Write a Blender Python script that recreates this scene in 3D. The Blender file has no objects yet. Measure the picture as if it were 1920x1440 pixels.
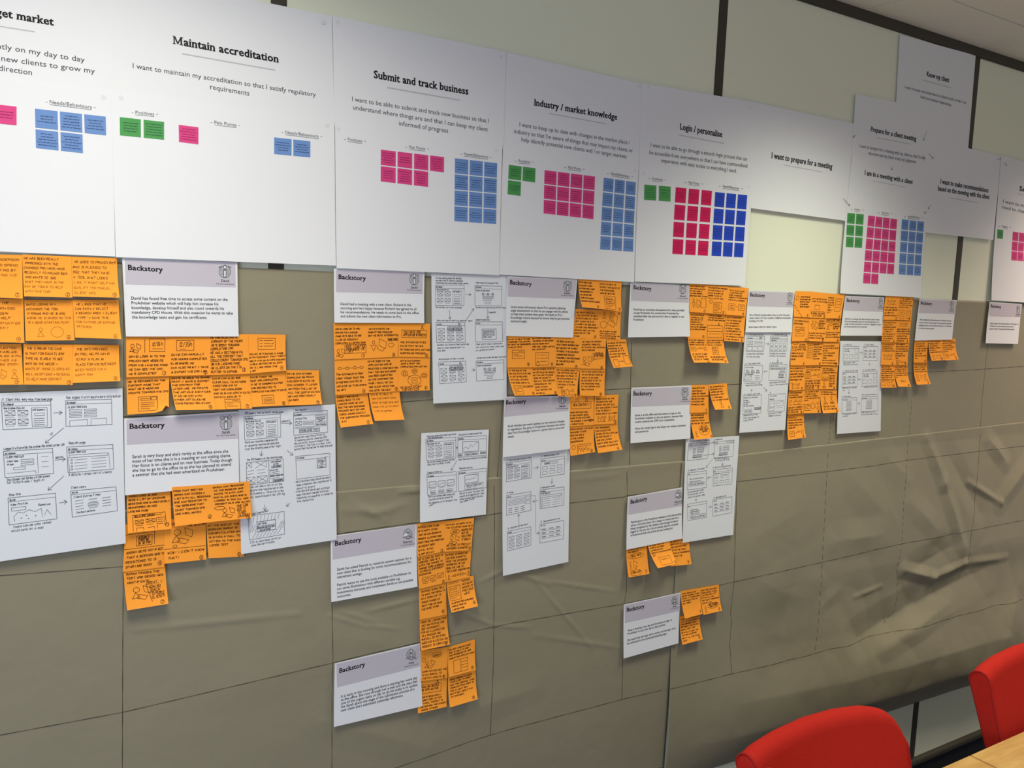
import bpy, bmesh, math, random
from mathutils import Vector, Matrix, noise
R = random.Random(7)
scene = bpy.context.scene
col = scene.collection

# ------------------------------------------------------------------ camera
F, D0, HC = 1610.0, 1.729, 1.742           # focal length in px (1920 wide), distance to the wall, eye height
Hv = Vector((2587, -68, F)); Vv = Vector((-607.69, 15000, F))
ex = Hv.normalized(); ed = (Vv - ex*Vv.dot(ex)).normalized(); ey = (-ed).cross(ex)
cam_d = bpy.data.cameras.new('camera'); cam = bpy.data.objects.new('camera', cam_d); col.objects.link(cam)
right = Vector((ex.x, ey.x, -ed.x)); down = Vector((ex.y, ey.y, -ed.y)); fwd = Vector((ex.z, ey.z, -ed.z))
cam.matrix_world = Matrix(((right.x, -down.x, -fwd.x, 0), (right.y, -down.y, -fwd.y, -D0), (right.z, -down.z, -fwd.z, HC), (0, 0, 0, 1)))
cam_d.sensor_width = 36; cam_d.lens = F/1920*36; cam_d.clip_start = .02
scene.camera = cam

# ------------------------------------------------------------------ world, lights, exposure
w = bpy.data.worlds.new('world'); scene.world = w; w.use_nodes = True
w.node_tree.nodes['Background'].inputs[0].default_value = (1, .98, .94, 1)
w.node_tree.nodes['Background'].inputs[1].default_value = .31
vs = scene.view_settings
vs.view_transform = 'Standard'; vs.look = 'None'; vs.exposure = 0.0; vs.gamma = 1; vs.use_curve_mapping = False
CEIL = 2.619

def area(name, loc, sx, sy, energy, color, spread=180, target=None):
    l = bpy.data.lights.new(name, 'AREA'); l.shape = 'RECTANGLE'; l.size = sx; l.size_y = sy
    l.energy = energy; l.color = color; l.spread = math.radians(spread)
    o = bpy.data.objects.new(name, l); col.objects.link(o); o.location = loc
    if target: o.rotation_euler = (Vector(target)-Vector(loc)).to_track_quat('-Z', 'Y').to_euler()
    return o
# louvred ceiling lights (their glow is cut off towards the top of the wall) and the window behind the camera
area('louvre_light_glow', (.15, -.78, CEIL-.03), .6, .6, 16.5, (1, .96, .83), 146)
area('louvre_light_glow', (2.02, -.62, CEIL-.03), .4, .4, 9.5, (1, 1, .80), 112)
area('louvre_light_glow', (3.75, -.62, CEIL-.03), .5, .5, 17, (1, .80, .64), 122)
area('louvre_light_glow', (-.30, -2.40, CEIL-.03), 1.2, .6, 11, (1, .96, .9), 150)
area('window_daylight', (-2.6, -3.2, 1.35), 1.8, 1.3, 40, (.60, .72, 1.0), 130, (.3, 0, .5))

# ------------------------------------------------------------------ helpers
def P(px, py, d=0.0):
    "the point on the wall (or d metres in front of it) that the photograph shows at this pixel"
    r = Vector((px-960, py-720, F)); v = Vector((r.dot(ex), r.dot(ey), -r.dot(ed)))
    t = (D0-d)/v.y
    return Vector((v.x*t, -d, HC+v.z*t))
def PZ(px, py, z):
    r = Vector((px-960, py-720, F)); v = Vector((r.dot(ex), r.dot(ey), -r.dot(ed)))
    t = (z-HC)/v.z
    return Vector((v.x*t, -D0+v.y*t, z))
def crop(ox, oy, s): return lambda x, y: (ox+x/s, oy+y/s)

def mat(name, rgb, rough=.7, spec=.3, bump=0, bscale=40, vary=0, vscale=6, metal=0, detail=6):
    m = bpy.data.materials.new(name); m.use_nodes = True
    nt = m.node_tree; b = nt.nodes['Principled BSDF']
    c = tuple(((x/255+.055)/1.055)**2.4 if x > 10 else x/255/12.92 for x in rgb)+(1,)
    b.inputs['Base Color'].default_value = c; b.inputs['Roughness'].default_value = rough
    b.inputs['Specular IOR Level'].default_value = spec; b.inputs['Metallic'].default_value = metal
    if vary or bump:
        g = nt.nodes.new('ShaderNodeNewGeometry')
        if vary:
            n = nt.nodes.new('ShaderNodeTexNoise'); n.inputs['Scale'].default_value = vscale; n.inputs['Detail'].default_value = detail
            nt.links.new(g.outputs['Position'], n.inputs['Vector'])
            mx = nt.nodes.new('ShaderNodeMix'); mx.data_type = 'RGBA'
            mx.inputs[6].default_value = tuple(x*(1-vary) for x in c[:3])+(1,)
            mx.inputs[7].default_value = tuple(min(1, x*(1+vary)) for x in c[:3])+(1,)
            nt.links.new(n.outputs['Fac'], mx.inputs[0]); nt.links.new(mx.outputs[2], b.inputs['Base Color'])
        if bump:
            n2 = nt.nodes.new('ShaderNodeTexNoise'); n2.inputs['Scale'].default_value = bscale; n2.inputs['Detail'].default_value = 8
            nt.links.new(g.outputs['Position'], n2.inputs['Vector'])
            bp = nt.nodes.new('ShaderNodeBump'); bp.inputs['Strength'].default_value = bump; bp.inputs['Distance'].default_value = .01
            nt.links.new(n2.outputs['Fac'], bp.inputs['Height']); nt.links.new(bp.outputs['Normal'], b.inputs['Normal'])
    return m
M = dict(
    paper=mat('white_paper', (226, 227, 230), .62, .25, .04, 3.5), thin=mat('thin_white_paper', (222, 225, 229), .6, .25, .05, 4),
    orange=mat('orange_note_paper', (255, 161, 58), .78, .12, .02, 20, .03, 9), kraft=mat('brown_kraft_paper', (145, 138, 115), .42, .5, .16, 16, .07, 2.5),
    ink=mat('black_print', (26, 24, 26), .6), grey=mat('grey_print', (74, 74, 78), .6), lgrey=mat('light_grey_print', (186, 186, 190), .6),
    pen=mat('black_pen_ink', (84, 84, 98), .6), marker=mat('brown_black_marker_ink', (66, 30, 8), .6), faint=mat('glare_paled_brown_ink', (150, 84, 14), .6),  # faint: glare on the note bottoms put into a paler ink colour
    pencil=mat('pencil_lines', (72, 66, 54), .6), band=mat('mauve_grey_print', (194, 188, 198), .62, .25), mgrey=mat('mid_grey_print', (118, 118, 122), .6), smudge=mat('adhesive_show_through', (217, 218, 221), .7),
    blue=mat('cornflower_print', (104, 140, 196), .6), navy=mat('royal_blue_print', (28, 66, 188), .6), pink=mat('pink_print', (214, 66, 130), .6),
    crimson=mat('crimson_print', (205, 12, 84), .6), green=mat('green_print', (74, 152, 80), .6), gtext=mat('small_dark_print', (40, 42, 70), .6),
    rtext=mat('small_red_dark_print', (120, 14, 58), .6), wall=mat('cream_wall_panel', (228, 231, 208), .5, .35, .02, 8),
    strip=mat('dark_bronze_strip', (66, 62, 54), .5), base=mat('black_skirting', (38, 38, 40), .45), ceil=mat('ceiling_tile_board', (238, 236, 222), .9, .1, .08, 60),
    grid=mat('ceiling_grid', (120, 112, 98), .7), carpet=mat('navy_carpet', (30, 36, 60), .95, .05, .3, 300), red=mat('red_wool_fabric', (174, 38, 30), .9, .08, .12, 600, .06, 300),
    piping=mat('dark_red_piping', (150, 22, 20), .9), legs=mat('chrome_leg', (150, 150, 152), .25, .5, metal=1), lid=mat('white_plastic_lid', (225, 235, 205), .5),
    steel=mat('brushed_steel', (120, 120, 120), .35, .5, metal=1), lum=mat('light_diffuser', (240, 240, 235), .5))

def wood():
    m = mat('oak_veneer', (205, 160, 88), .4, .4); nt = m.node_tree; b = nt.nodes['Principled BSDF']
    g = nt.nodes.new('ShaderNodeNewGeometry'); mp = nt.nodes.new('ShaderNodeMapping'); mp.inputs['Scale'].default_value = (9, 60, 9)
    mp.inputs['Rotation'].default_value = (0, 0, math.radians(90))
    n = nt.nodes.new('ShaderNodeTexNoise'); n.inputs['Scale'].default_value = .8; n.inputs['Detail'].default_value = 8; n.inputs['Distortion'].default_value = .8
    r = nt.nodes.new('ShaderNodeValToRGB'); r.color_ramp.elements[0].position = .35; r.color_ramp.elements[1].position = .7
    r.color_ramp.elements[0].color = (.42, .235, .065, 1); r.color_ramp.elements[1].color = (.56, .345, .115, 1)
    nt.links.new(g.outputs['Position'], mp.inputs['Vector']); nt.links.new(mp.outputs['Vector'], n.inputs['Vector'])
    nt.links.new(n.outputs['Fac'], r.inputs[0]); nt.links.new(r.outputs[0], b.inputs['Base Color'])
    return m
M['wood'] = wood()

def mesh_obj(name, verts, faces, m, parent=None, loc=(0, 0, 0), smooth=False):
    me = bpy.data.meshes.new(name); me.from_pydata(verts, [], faces); me.update()
    if m: me.materials.append(M[m])
    if smooth:
        for p in me.polygons: p.use_smooth = True
    o = bpy.data.objects.new(name, me); col.objects.link(o); o.location = loc
    if parent: o.parent = parent
    return o
def bx(x0, x1, y0, y1, z0, z1):
    v = [(x, y, z) for x in (x0, x1) for y in (y0, y1) for z in (z0, z1)]
    return v, [(0, 1, 3, 2), (4, 6, 7, 5), (0, 4, 5, 1), (2, 3, 7, 6), (0, 2, 6, 4), (1, 5, 7, 3)]
def box_obj(name, b, m, parent=None, bevel=0):
    v, f = bx(*b); o = mesh_obj(name, v, f, m, parent)
    bm = bmesh.new(); bm.from_mesh(o.data); bmesh.ops.recalc_face_normals(bm, faces=bm.faces)
    if bevel: bmesh.ops.bevel(bm, geom=bm.edges[:], offset=bevel, segments=2, affect='EDGES')
    bm.to_mesh(o.data); bm.free()
    return o
def tag(o, label=None, cat=None, group=None, kind=None):
    if label: o['label'] = label
    if cat: o['category'] = cat
    if group: o['group'] = group
    if kind: o['kind'] = kind
    return o
def empty(name, loc=(0, 0, 0)):
    o = bpy.data.objects.new(name, None); col.objects.link(o); o.location = loc; return o

# ------------------------------------------------------------------ the room
wb = tag(box_obj('wall_back', (-2.6, 5.4, .012, .10, 0, CEIL), 'wall'), kind='structure')
XS = [.514+1.182*k for k in range(-3, 5)]
for a, b in zip(XS[:-1], XS[1:]):
    box_obj('wall_panel', (a+.015, b-.015, 0, .012, .10, 2.588), 'wall', wb, .001)
for i, x in enumerate(XS):
    tag(box_obj('trim_%d' % (i+2), (x-.0155, x+.0155, -.0015, .012, .10, 2.588), 'strip', None, .0006), kind='structure')
tag(box_obj('trim_1', (-2.6, 5.4, -.006, .012, 2.587, CEIL), 'strip', None, .001), kind='structure')
bb = tag(box_obj('baseboard_back', (-2.6, 5.4, -.014, .012, 0, .082), 'base', None, .002), kind='structure')
box_obj('ledge', (-2.6, 5.4, -.022, .012, .082, .1), 'strip', bb, .003)
tag(box_obj('floor', (-2.6, 5.4, -4.2, .10, -.05, 0), 'carpet'), kind='structure')
ce = tag(box_obj('ceiling', (-2.6, 5.4, -4.2, .10, CEIL+.012, CEIL+.06), 'grid'), kind='structure')
tv, tf = bx(.003, .587, .003, .587, 0, .012); tile = None
LIGHTS = [(-4, 1), (0, 1), (3, 1), (6, 1)]
for i in range(-8, 6):
    for j in range(-1, 6):
        x = 2.275+.59*i; y1 = -.205-.59*j
        if j == -1:
            box_obj('ceiling_tile', (x+.003, x+.587, -.202, -.002, CEIL, CEIL+.012), 'ceil', ce); continue
        if tile is None:
            tile = mesh_obj('ceiling_tile', [(a, b, c) for a, b, c in tv], tf, 'ceil', ce); o = tile
        else:
            o = tile.copy(); col.objects.link(o); o.parent = ce
        o.location = (x, y1-.59, CEIL)
for k_, x in enumerate((.10, 2.05, 4.0)):   # recessed louvre fittings
    l = empty('ceiling_light', (x, -.62, CEIL))
    tag(l, ('ceiling louvre light nearest the camera, above the leftmost sheets', 'middle ceiling louvre light above the pale bright wall panel', 'furthest ceiling louvre light beyond the right edge')[k_], 'ceiling light', 'louvred lights along the ceiling edge')
    for k in range(5):
        box_obj('louvre', (-.24, .24, -.24+.12*k-.002, -.24+.12*k+.002, -.016, -.001), 'steel', l)

# ------------------------------------------------------------------ brown paper
creases = [  # x0,y0,x1,y1 (pixels), width m, height m
    (250, 1180, 560, 1150, .012, .0022), (640, 1145, 700, 1165, .008, .002), (690, 1145, 790, 1120, .007, .003), (612, 1152, 690, 1175, .006, .002),
    (690, 1172, 745, 1178, .006, .002), (870, 1150, 925, 1172, .007, .003), (925, 1172, 990, 1176, .006, .0025), (945, 1065, 1030, 1095, .01, .003),
    (1000, 1085, 1110, 1215, .006, .003), (1030, 1090, 1150, 1108, .006, .0028), (900, 1090, 960, 1060, .008, .003), (640, 955, 730, 960, .016, .003),
    (750, 921, 800, 916, .012, .005), (660, 940, 720, 975, .014, .003), (700, 960, 760, 945, .014, .0025), (430, 1290, 560, 1255, .05, .003),
    (260, 1110, 430, 1060, .03, .002), (1000, 1190, 1170, 1215, .01, .002), (640, 1190, 760, 1215, .05, .003), (880, 1330, 1000, 1290, .04, .004),
    (700, 830, 760, 900, .03, .0015), (1070, 900, 1160, 890, .012, .002), (1110, 820, 1160, 870, .01, .0015), (600, 1350, 800, 1400, .04, .004),
    (1300, 700, 1330, 760, .012, .001), (1420, 1000, 1500, 955, .10, .005), (1400, 1075, 1480, 1120, .12, .006),
    (1380, 1310, 1560, 1262, .13, .012), (1560, 1262, 1850, 1180, .14, .020), (1590, 1187, 1690, 1132, .07, -.018), (1690, 1132, 1830, 1062, .08, -.018),
    (1630, 1200, 1760, 1125, .05, .014), (1680, 1064, 1735, 1078, .030, .020), (1735, 1078, 1795, 1052, .022, .016), (1795, 1052, 1870, 1040, .02, .008),
    (1700, 1062, 1770, 1022, .06, -.012), (1560, 1012, 1640, 1000, .06, .010), (1735, 822, 1762, 905, .035, .014), (1762, 905, 1792, 1020, .040, .014),
    (1775, 850, 1830, 960, .05, -.010), (1810, 903, 1866, 940, .018, .010), (1866, 940, 1925, 860, .05, .014), (1850, 822, 1880, 866, .04, .014),
    (1700, 940, 1745, 990, .05, .008), (1600, 900, 1650, 960, .07, .006), (1660, 855, 1700, 900, .05, .006), (1850, 1180, 1890, 1090, .08, .012),
    (1480, 1100, 1450, 1200, .09, -.006), (1530, 1130, 1560, 1105, .03, .004), (1590, 1115, 1640, 1095, .012, .005), (1430, 1250, 1500, 1225, .09, -.006)]
CR = []
for a in creases:
    p, q = P(a[0], a[1]), P(a[2], a[3]); k = 1.15 if a[0] > 1350 else (.95 if a[5] >= .002 and a[4] < .02 else 1.3); CR.append((p.x, p.z, q.x, q.z, a[4]*k, a[5]*.8))
def bump(x, z):
    h = 0
    for (x0, z0, x1, z1, wd, ht) in CR:
        if x < min(x0, x1)-wd or x > max(x0, x1)+wd or z < min(z0, z1)-wd or z > max(z0, z1)+wd: continue
        dx, dz = x1-x0, z1-z0; L = dx*dx+dz*dz; t = max(0, min(1, ((x-x0)*dx+(z-z0)*dz)/L))
        d = math.hypot(x-x0-dx*t, z-z0-dz*t)/wd
        if d < 1: h += ht*(1-d)**1.15*(.35+.65*math.sin(math.pi*min(max(t, .12), .88)))
    s = noise.noise(Vector((x*2.2, z*3.1, 1)))*.5+.5
    h += .0014*s + .0008*(noise.noise(Vector((x*7, z*9, 5)))*.5+.5)
    r = max(0, min(1, (x-1.75)/.9))*max(0, min(1, (1.28-z)/.4))     # the loose right-hand end bellies out
    h += r*.014+r*.022*(.5+.5*noise.noise(Vector((x*2.6+3, z*3.4, 9)))) + r*.007*abs(noise.noise(Vector((x*6, z*5+x*3, 2))))
    l = max(0, min(1, (1.0-z)/.4))*(1-r)
    h += l*.0025*(.5+.5*noise.noise(Vector((x*2.0-x*z, z*5.0, 4))))
    return max(h, .0002)
def brown(name, label, px4, base, lift=None):
    tl, tr, br, bl = [P(*p) for p in px4]; name_lr = base == BR_
    st = .009 if base == BU else .0058; nx = int((tr-tl).length/st); nz = int(max((tl-bl).length, (tr-br).length)/st)
    o0 = (tl+br)/2; V = []; Fc = []
    for j in range(nz+1):
        v = j/nz
        for i in range(nx+1):
            u = i/nx
            p = (tl*(1-u)+tr*u)*(1-v)+(bl*(1-u)+br*u)*v
            p.z += .0016*noise.noise(Vector((p.x*5, v*9, 3)))*(1 if j in (0, nz) else 0)
            d = base+bump(p.x, p.z)*((1-max(0, (v-.9)/.1)*.8) if name_lr else 1)+(lift(u, v, p.x) if lift else 0)
            V.append((p.x-o0.x, -d, p.z-o0.z))
    n = nx+1
    for j in range(nz):
        for i in range(nx): Fc.append((j*n+i, (j+1)*n+i, (j+1)*n+i+1, j*n+i+1))
    o = mesh_obj(name, V, Fc, 'kraft', None, (o0.x, 0, o0.z), True)
    s = o.modifiers.new('thickness', 'SOLIDIFY'); s.thickness = .0003; s.offset = 1
    return tag(o, label, 'paper', 'brown paper lengths taped along the wall')
BU, BL_, BR_ = .0006, .0014, .0018
def ulift(u, v, x): return 0
def llift(u, v, x): return .0012*max(0, 1-v*30)
def rlift(u, v, x):
    k = min(1, max(0, (x-1.5)/.9)); b = max(0, min(1, (v-.5)/.38)); b = b*b*(3-2*b)
    e = max(0, (v-.88)/.12); return k*(.045*b*(1-e*e)) + .003*max(0, 1-u*14) + .0014*max(0, 1-v*26)
up = brown('brown_paper', 'upper length of brown paper on the wall, behind the orange notes and cards', [(-260, 470), (1985, 571), (1985, 806), (-260, 1024)], BU, ulift)
ll = brown('brown_paper', 'lower left length of creased brown paper, below the leftmost cards', [(-260, 1000), (1282, 863), (1243, 1440), (-260, 1600)], BL_, llift)
lr = brown('brown_paper', 'lower right length of brown paper bulging above the red chairs', [(1276, 864), (1985, 783), (1985, 1228), (1240, 1470)], BR_, rlift)
lines = [
    (up, BU, [(231, 500), (232, 700), (231, 965)]), (up, BU, [(628, 600), (630, 760), (631, 932)]), (up, BU, [(946, 700), (940, 784), (936, 850), (931, 903)]),
    (up, BU, [(1184, 640), (1182, 730), (1180, 872)]), (up, BU, [(1388, 640), (1386, 720), (1384, 850)]), (up, BU, [(1858, 600), (1851, 653), (1841, 749), (1838, 806)]),
    (up, BU, [(-60, 803), (233, 781), (301, 779), (445, 771), (600, 764), (750, 754), (811, 749), (1000, 738), (1134, 731), (1180, 728), (1386, 720), (1560, 710), (1697, 700), (1860, 691), (1985, 682)]),
    (ll, BL_, [(231, 980), (231, 1075), (230, 1200), (229, 1500)]), (ll, BL_, [(631, 940), (629, 1010), (622, 1130), (624, 1230), (622, 1300), (622, 1500)]),
    (ll, BL_, [(926, 910), (927, 980), (926, 1135), (925, 1240), (919, 1378)]), (ll, BL_, [(1175, 884), (1176, 920), (1174, 1110), (1169.7, 1132), (1165.8, 1310)]),
    (lr, BR_, [(1382, 860), (1380, 960), (1376, 1091), (1369, 1154)]), (lr, BR_, [(1372, 1157), (1368, 1208), (1373, 1264)]),
    (lr, BR_, [(1838, 815), (1836, 845), (1830, 920), (1822, 1000), (1817, 1050)]),
    (ll, BL_, [(-200, 1094), (0, 1079), (231, 1062), (631, 1001), (762, 982), (912, 966), (942, 961), (1069, 943), (1165, 932)]),
    (ll, BL_, [(1165, 933), (1176, 929), (1272, 918)]), (lr, BR_, [(1285, 915), (1381, 903), (1560, 883), (1640, 873), (1700, 863), (1837, 846), (1920, 836)]),
    (ll, BL_, [(-200, 1414), (0, 1378), (231, 1335), (622, 1243), (694, 1225), (787, 1204), (842, 1193), (960, 1168), (1140, 1137), (1170, 1132), (1255, 1115)]),
    (lr, BR_, [(1270, 1113), (1349, 1097), (1376, 1091), (1440, 1077), (1560, 1050), (1640, 1031), (1691, 1020), (1821, 995), (1920, 975)]),
    (ll, BL_, [(740, 1440), (799, 1420), (881, 1390), (919, 1378), (960, 1366), (1170, 1310), (1240, 1294)]),
    (lr, BR_, [(1252, 1293), (1285, 1285), (1373, 1264), (1440, 1249), (1533, 1228), (1672, 1191), (1853, 1143), (1920, 1124)])]
def dashed(a, b, n):
    return [[(a[0]+(b[0]-a[0])*(k+.0)/n, a[1]+(b[1]-a[1])*(k+.0)/n), (a[0]+(b[0]-a[0])*(k+.6)/n, a[1]+(b[1]-a[1])*(k+.6)/n)] for k in range(n)]
lines += [(up, BU, s) for s in dashed((1559, 760), (1553, 838), 8)] + [(lr, BR_, s) for s in dashed((1552, 850), (1533, 1228), 22)]
lines += [(up, BU, s) for s in dashed((1712, 715), (1704, 818), 9)] + [(lr, BR_, s) for s in dashed((1702, 830), (1691, 1020), 14)] + [(lr, BR_, s) for s in dashed((1690, 1030), (1672, 1180), 12)]
def surf_d(o, base, p):
    zt = {up: (P(0, 470), 1), }.get(o)
    d = base+bump(p.x, p.z)
    if o is lr:
        # same lift as the sheet's own mesh
        tl, tr, br, bl = LR; 
        u = .5; v = .5
        for _ in range(6):
            q = (tl*(1-u)+tr*u)*(1-v)+(bl*(1-u)+br*u)*v; du = (tr-tl)*(1-v)+(br-bl)*v; dv = (bl-tl)*(1-u)+(br-tr)*u
            rx, rz = p.x-q.x, p.z-q.z; det = du.x*dv.z-dv.x*du.z
            u += (rx*dv.z-dv.x*rz)/det; v += (du.x*rz-rx*du.z)/det
        d += rlift(max(0, u), max(0, min(1, v)), p.x)
    return d
LR = [P(*p) for p in [(1276, 864), (1985, 783), (1985, 1228), (1240, 1470)]]
for o, base, pts in lines:
    V = []; Fc = []
    path = []
    for (a, b) in zip(pts[:-1], pts[1:]):
        n = max(1, int((P(*a)-P(*b)).length/.008))
        for k in range(n): path.append((a[0]+(b[0]-a[0])*k/n, a[1]+(b[1]-a[1])*k/n))
    path.append(pts[-1])
    q = []
    for p in path:
        d = .003
        for _ in range(2): w_ = P(p[0], p[1], d); d = surf_d(o, base, w_)
        q.append(Vector((w_.x, -d-.0009, w_.z)))
    for i, p in enumerate(q):
        t = (q[min(i+1, len(q)-1)]-q[max(i-1, 0)]); nrm = Vector((-t.z, 0, t.x)).normalized()*.00055*(1+.3*math.sin(i*.7))
        V += [tuple(p+nrm-o.location), tuple(p-nrm-o.location)]
        if i: Fc.append((2*i-2, 2*i-1, 2*i+1, 2*i))
    mesh_obj('ruled_line', V, Fc, 'pencil', o)

# ------------------------------------------------------------------ letters: a stroke hand and a print face
G = {'A': "022842|1434", 'B': "020838473605|3544433202", 'C': "4738180703123243", 'D': "0208284743220 2".replace(' ', ''), 'E': "48080242|0535", 'F': "480802|0535",
     'G': "47381807031232434525", 'H': "0208|4248|0545", 'I': "2228", 'J': "4843321203", 'K': "0208|4805|0542", 'L': "080242", 'M': "0208254842", 'N': "02084248",
     'O': "18070312324347381 8".replace(' ', ''), 'P': "02083847463505", 'Q': "180703123243473818|2442", 'R': "02083847463505|2542", 'S': "4738180706354443321203",
     'T': "0848|2822", 'U': "080312324348", 'V': "082248", 'W': "0812263248", 'X': "0842|4802", 'Y': "082548|2522", 'Z': "08480242",
     '0': "180703123243473818", '1': "172822", '2': "071838470242", '3': "08384736253544321203", '4': "380444|3732", '5': "48080535443212 03".replace(' ', ''), '6': "3818070312324435 05".replace(' ', ''),
     '7': "084812", '8': "150718384735150412324435", '9': "453505071838474332",
     'a': "4636160503123243|4642", 'b': "0802|0516364543321203", 'c': "4636160503123243", 'd': "4842|4636160503123243", 'e': "04444536160503123243", 'f': "382822|0636",
     'g': "4636160504133344|46413010", 'h': "0802|0516364542", 'i': "2622|2728", 'j': "36312010|3738", 'k': "0802|4604|0442", 'l': "2822", 'm': "0602|05162522|25364542",
     'n': "0602|0516364542", 'o': "160503123243453616", 'p': "0600|0516364543321203", 'q': "4640|4636160503123243", 'r': "0602|05163646", 's': "4636160534433212 03".replace(' ', ''),
     't': "28233242|0646", 'u': "0603123243|4642", 'v': "062246", 'w': "0612243246", 'x': "0642|4602", 'y': "0622|462210", 'z': "06460242",
     '.': "2223", ',': "2311", "'": "2826", '!': "2824|2322", '/': "0248", '&': "42160728370403123244", '+': "2327|0545", '-': "0545", '?': "0718374624|2322", ':': "2324|2627", '(': "382512"}
GS = {k: [[(int(s[i]), int(s[i+1])-2) for i in range(0, len(s)-1, 2)] for s in v.split('|')] for k, v in G.items()}
def hand_w(s): return sum(3.2 if c == ' ' else (3.4 if c in "Iil.,'!1" else 5.4) for c in s)-1.2
_fc = {}
def print_geo(text, bold, serif):
    key = (text, bold, serif)
    if key in _fc: return _fc[key]
    if serif and text[0] == 'M':                       # the slab M, drawn by hand
        V, Fc, w0 = print_geo(text[1:], bold, serif); V = [(x+.93, y) for x, y in V]; Fc = list(Fc); H = CAP; t_ = .065
        for q in ([(.07, 0), (.17, 0), (.17, H), (.07, H)], [(.66, 0), (.80, 0), (.80, H), (.66, H)], [(.07, H), (.22, H), (.47, .1), (.39, .02)], [(.80, H), (.67, H), (.38, .1), (.45, .02)],
                  [(0, 0), (.25, 0), (.25, t_), (0, t_)], [(.57, 0), (.88, 0), (.88, t_), (.57, t_)], [(0, H-t_), (.2, H-t_), (.2, H), (0, H)], [(.68, H-t_), (.88, H-t_), (.88, H), (.68, H)]):
            k0 = len(V); V += q; Fc.append((k0, k0+1, k0+2, k0+3))
        _fc[key] = (V, Fc, w0+.93); return _fc[key]
    cu = bpy.data.curves.new('t', 'FONT'); cu.body = text; cu.size = 1; cu.resolution_u = 2; cu.offset = bold; cu.fill_mode = 'FRONT'
    if serif: cu.space_character = 1.05
    o = bpy.data.objects.new('t', cu); me = o.to_mesh()
    V = [(v.co.x, v.co.y) for v in me.vertices]; Fc = [tuple(p.vertices) for p in me.polygons]
    if serif: extra = ([(x+.03, y) for x, y in V], [tuple(i for i in f) for f in Fc])
    if serif:
        cnt = {}
        for p in me.polygons:
            for e in p.edge_keys: cnt[e] = cnt.get(e, 0)+1
        lv = levels(bold)
        for e, n in cnt.items():
            if n != 1: continue
            a, b = V[e[0]], V[e[1]]; L = abs(a[0]-b[0])
            if abs(a[1]-b[1]) > .004 or L < .05 or L > .2: continue
            y = a[1]; x0, x1 = min(a[0], b[0]), max(a[0], b[0])
            for k, l in enumerate(lv):
                if abs(y-l) < .012 and not (k == 3 and text[0] == 'M' and x0 < .9):
                    th = .062 if k in (0, 4) else -.062; rx = .055
                    k0 = len(V); V += [(x0-rx, y), (x1+(rx if k in (0, 3, 4) else 0), y), (x1+(rx if k in (0, 3, 4) else 0), y+th), (x0-rx, y+th)]
                    Fc.append((k0, k0+1, k0+2, k0+3)); break
    if serif:
        k0 = len(V); V += extra[0]; Fc += [tuple(i+k0 for i in f) for f in extra[1]]
    o.to_mesh_clear(); bpy.data.objects.remove(o); bpy.data.curves.remove(cu)
    xs = [v[0] for v in V] or [0, 1]; x0 = min(xs); V = [(x-x0, y) for x, y in V]
    _fc[key] = (V, Fc, max(xs)-x0); return _fc[key]
_lv = {}
def levels(bold):
    if bold in _lv: return _lv[bold]
    r = []
    for ch in 'xHld':
        cu = bpy.data.curves.new('t', 'FONT'); cu.body = ch; cu.size = 1; cu.offset = bold
        o = bpy.data.objects.new('t', cu); me = o.to_mesh(); ys = [v.co.y for v in me.vertices]; r.append((min(ys), max(ys)))
        o.to_mesh_clear(); bpy.data.objects.remove(o); bpy.data.curves.remove(cu)
    _lv[bold] = [r[0][0], r[0][1], r[2][1], r[1][1], r[0][0]-.212]
    return _lv[bold]
CAP = levels(0.0)[3]

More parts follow.
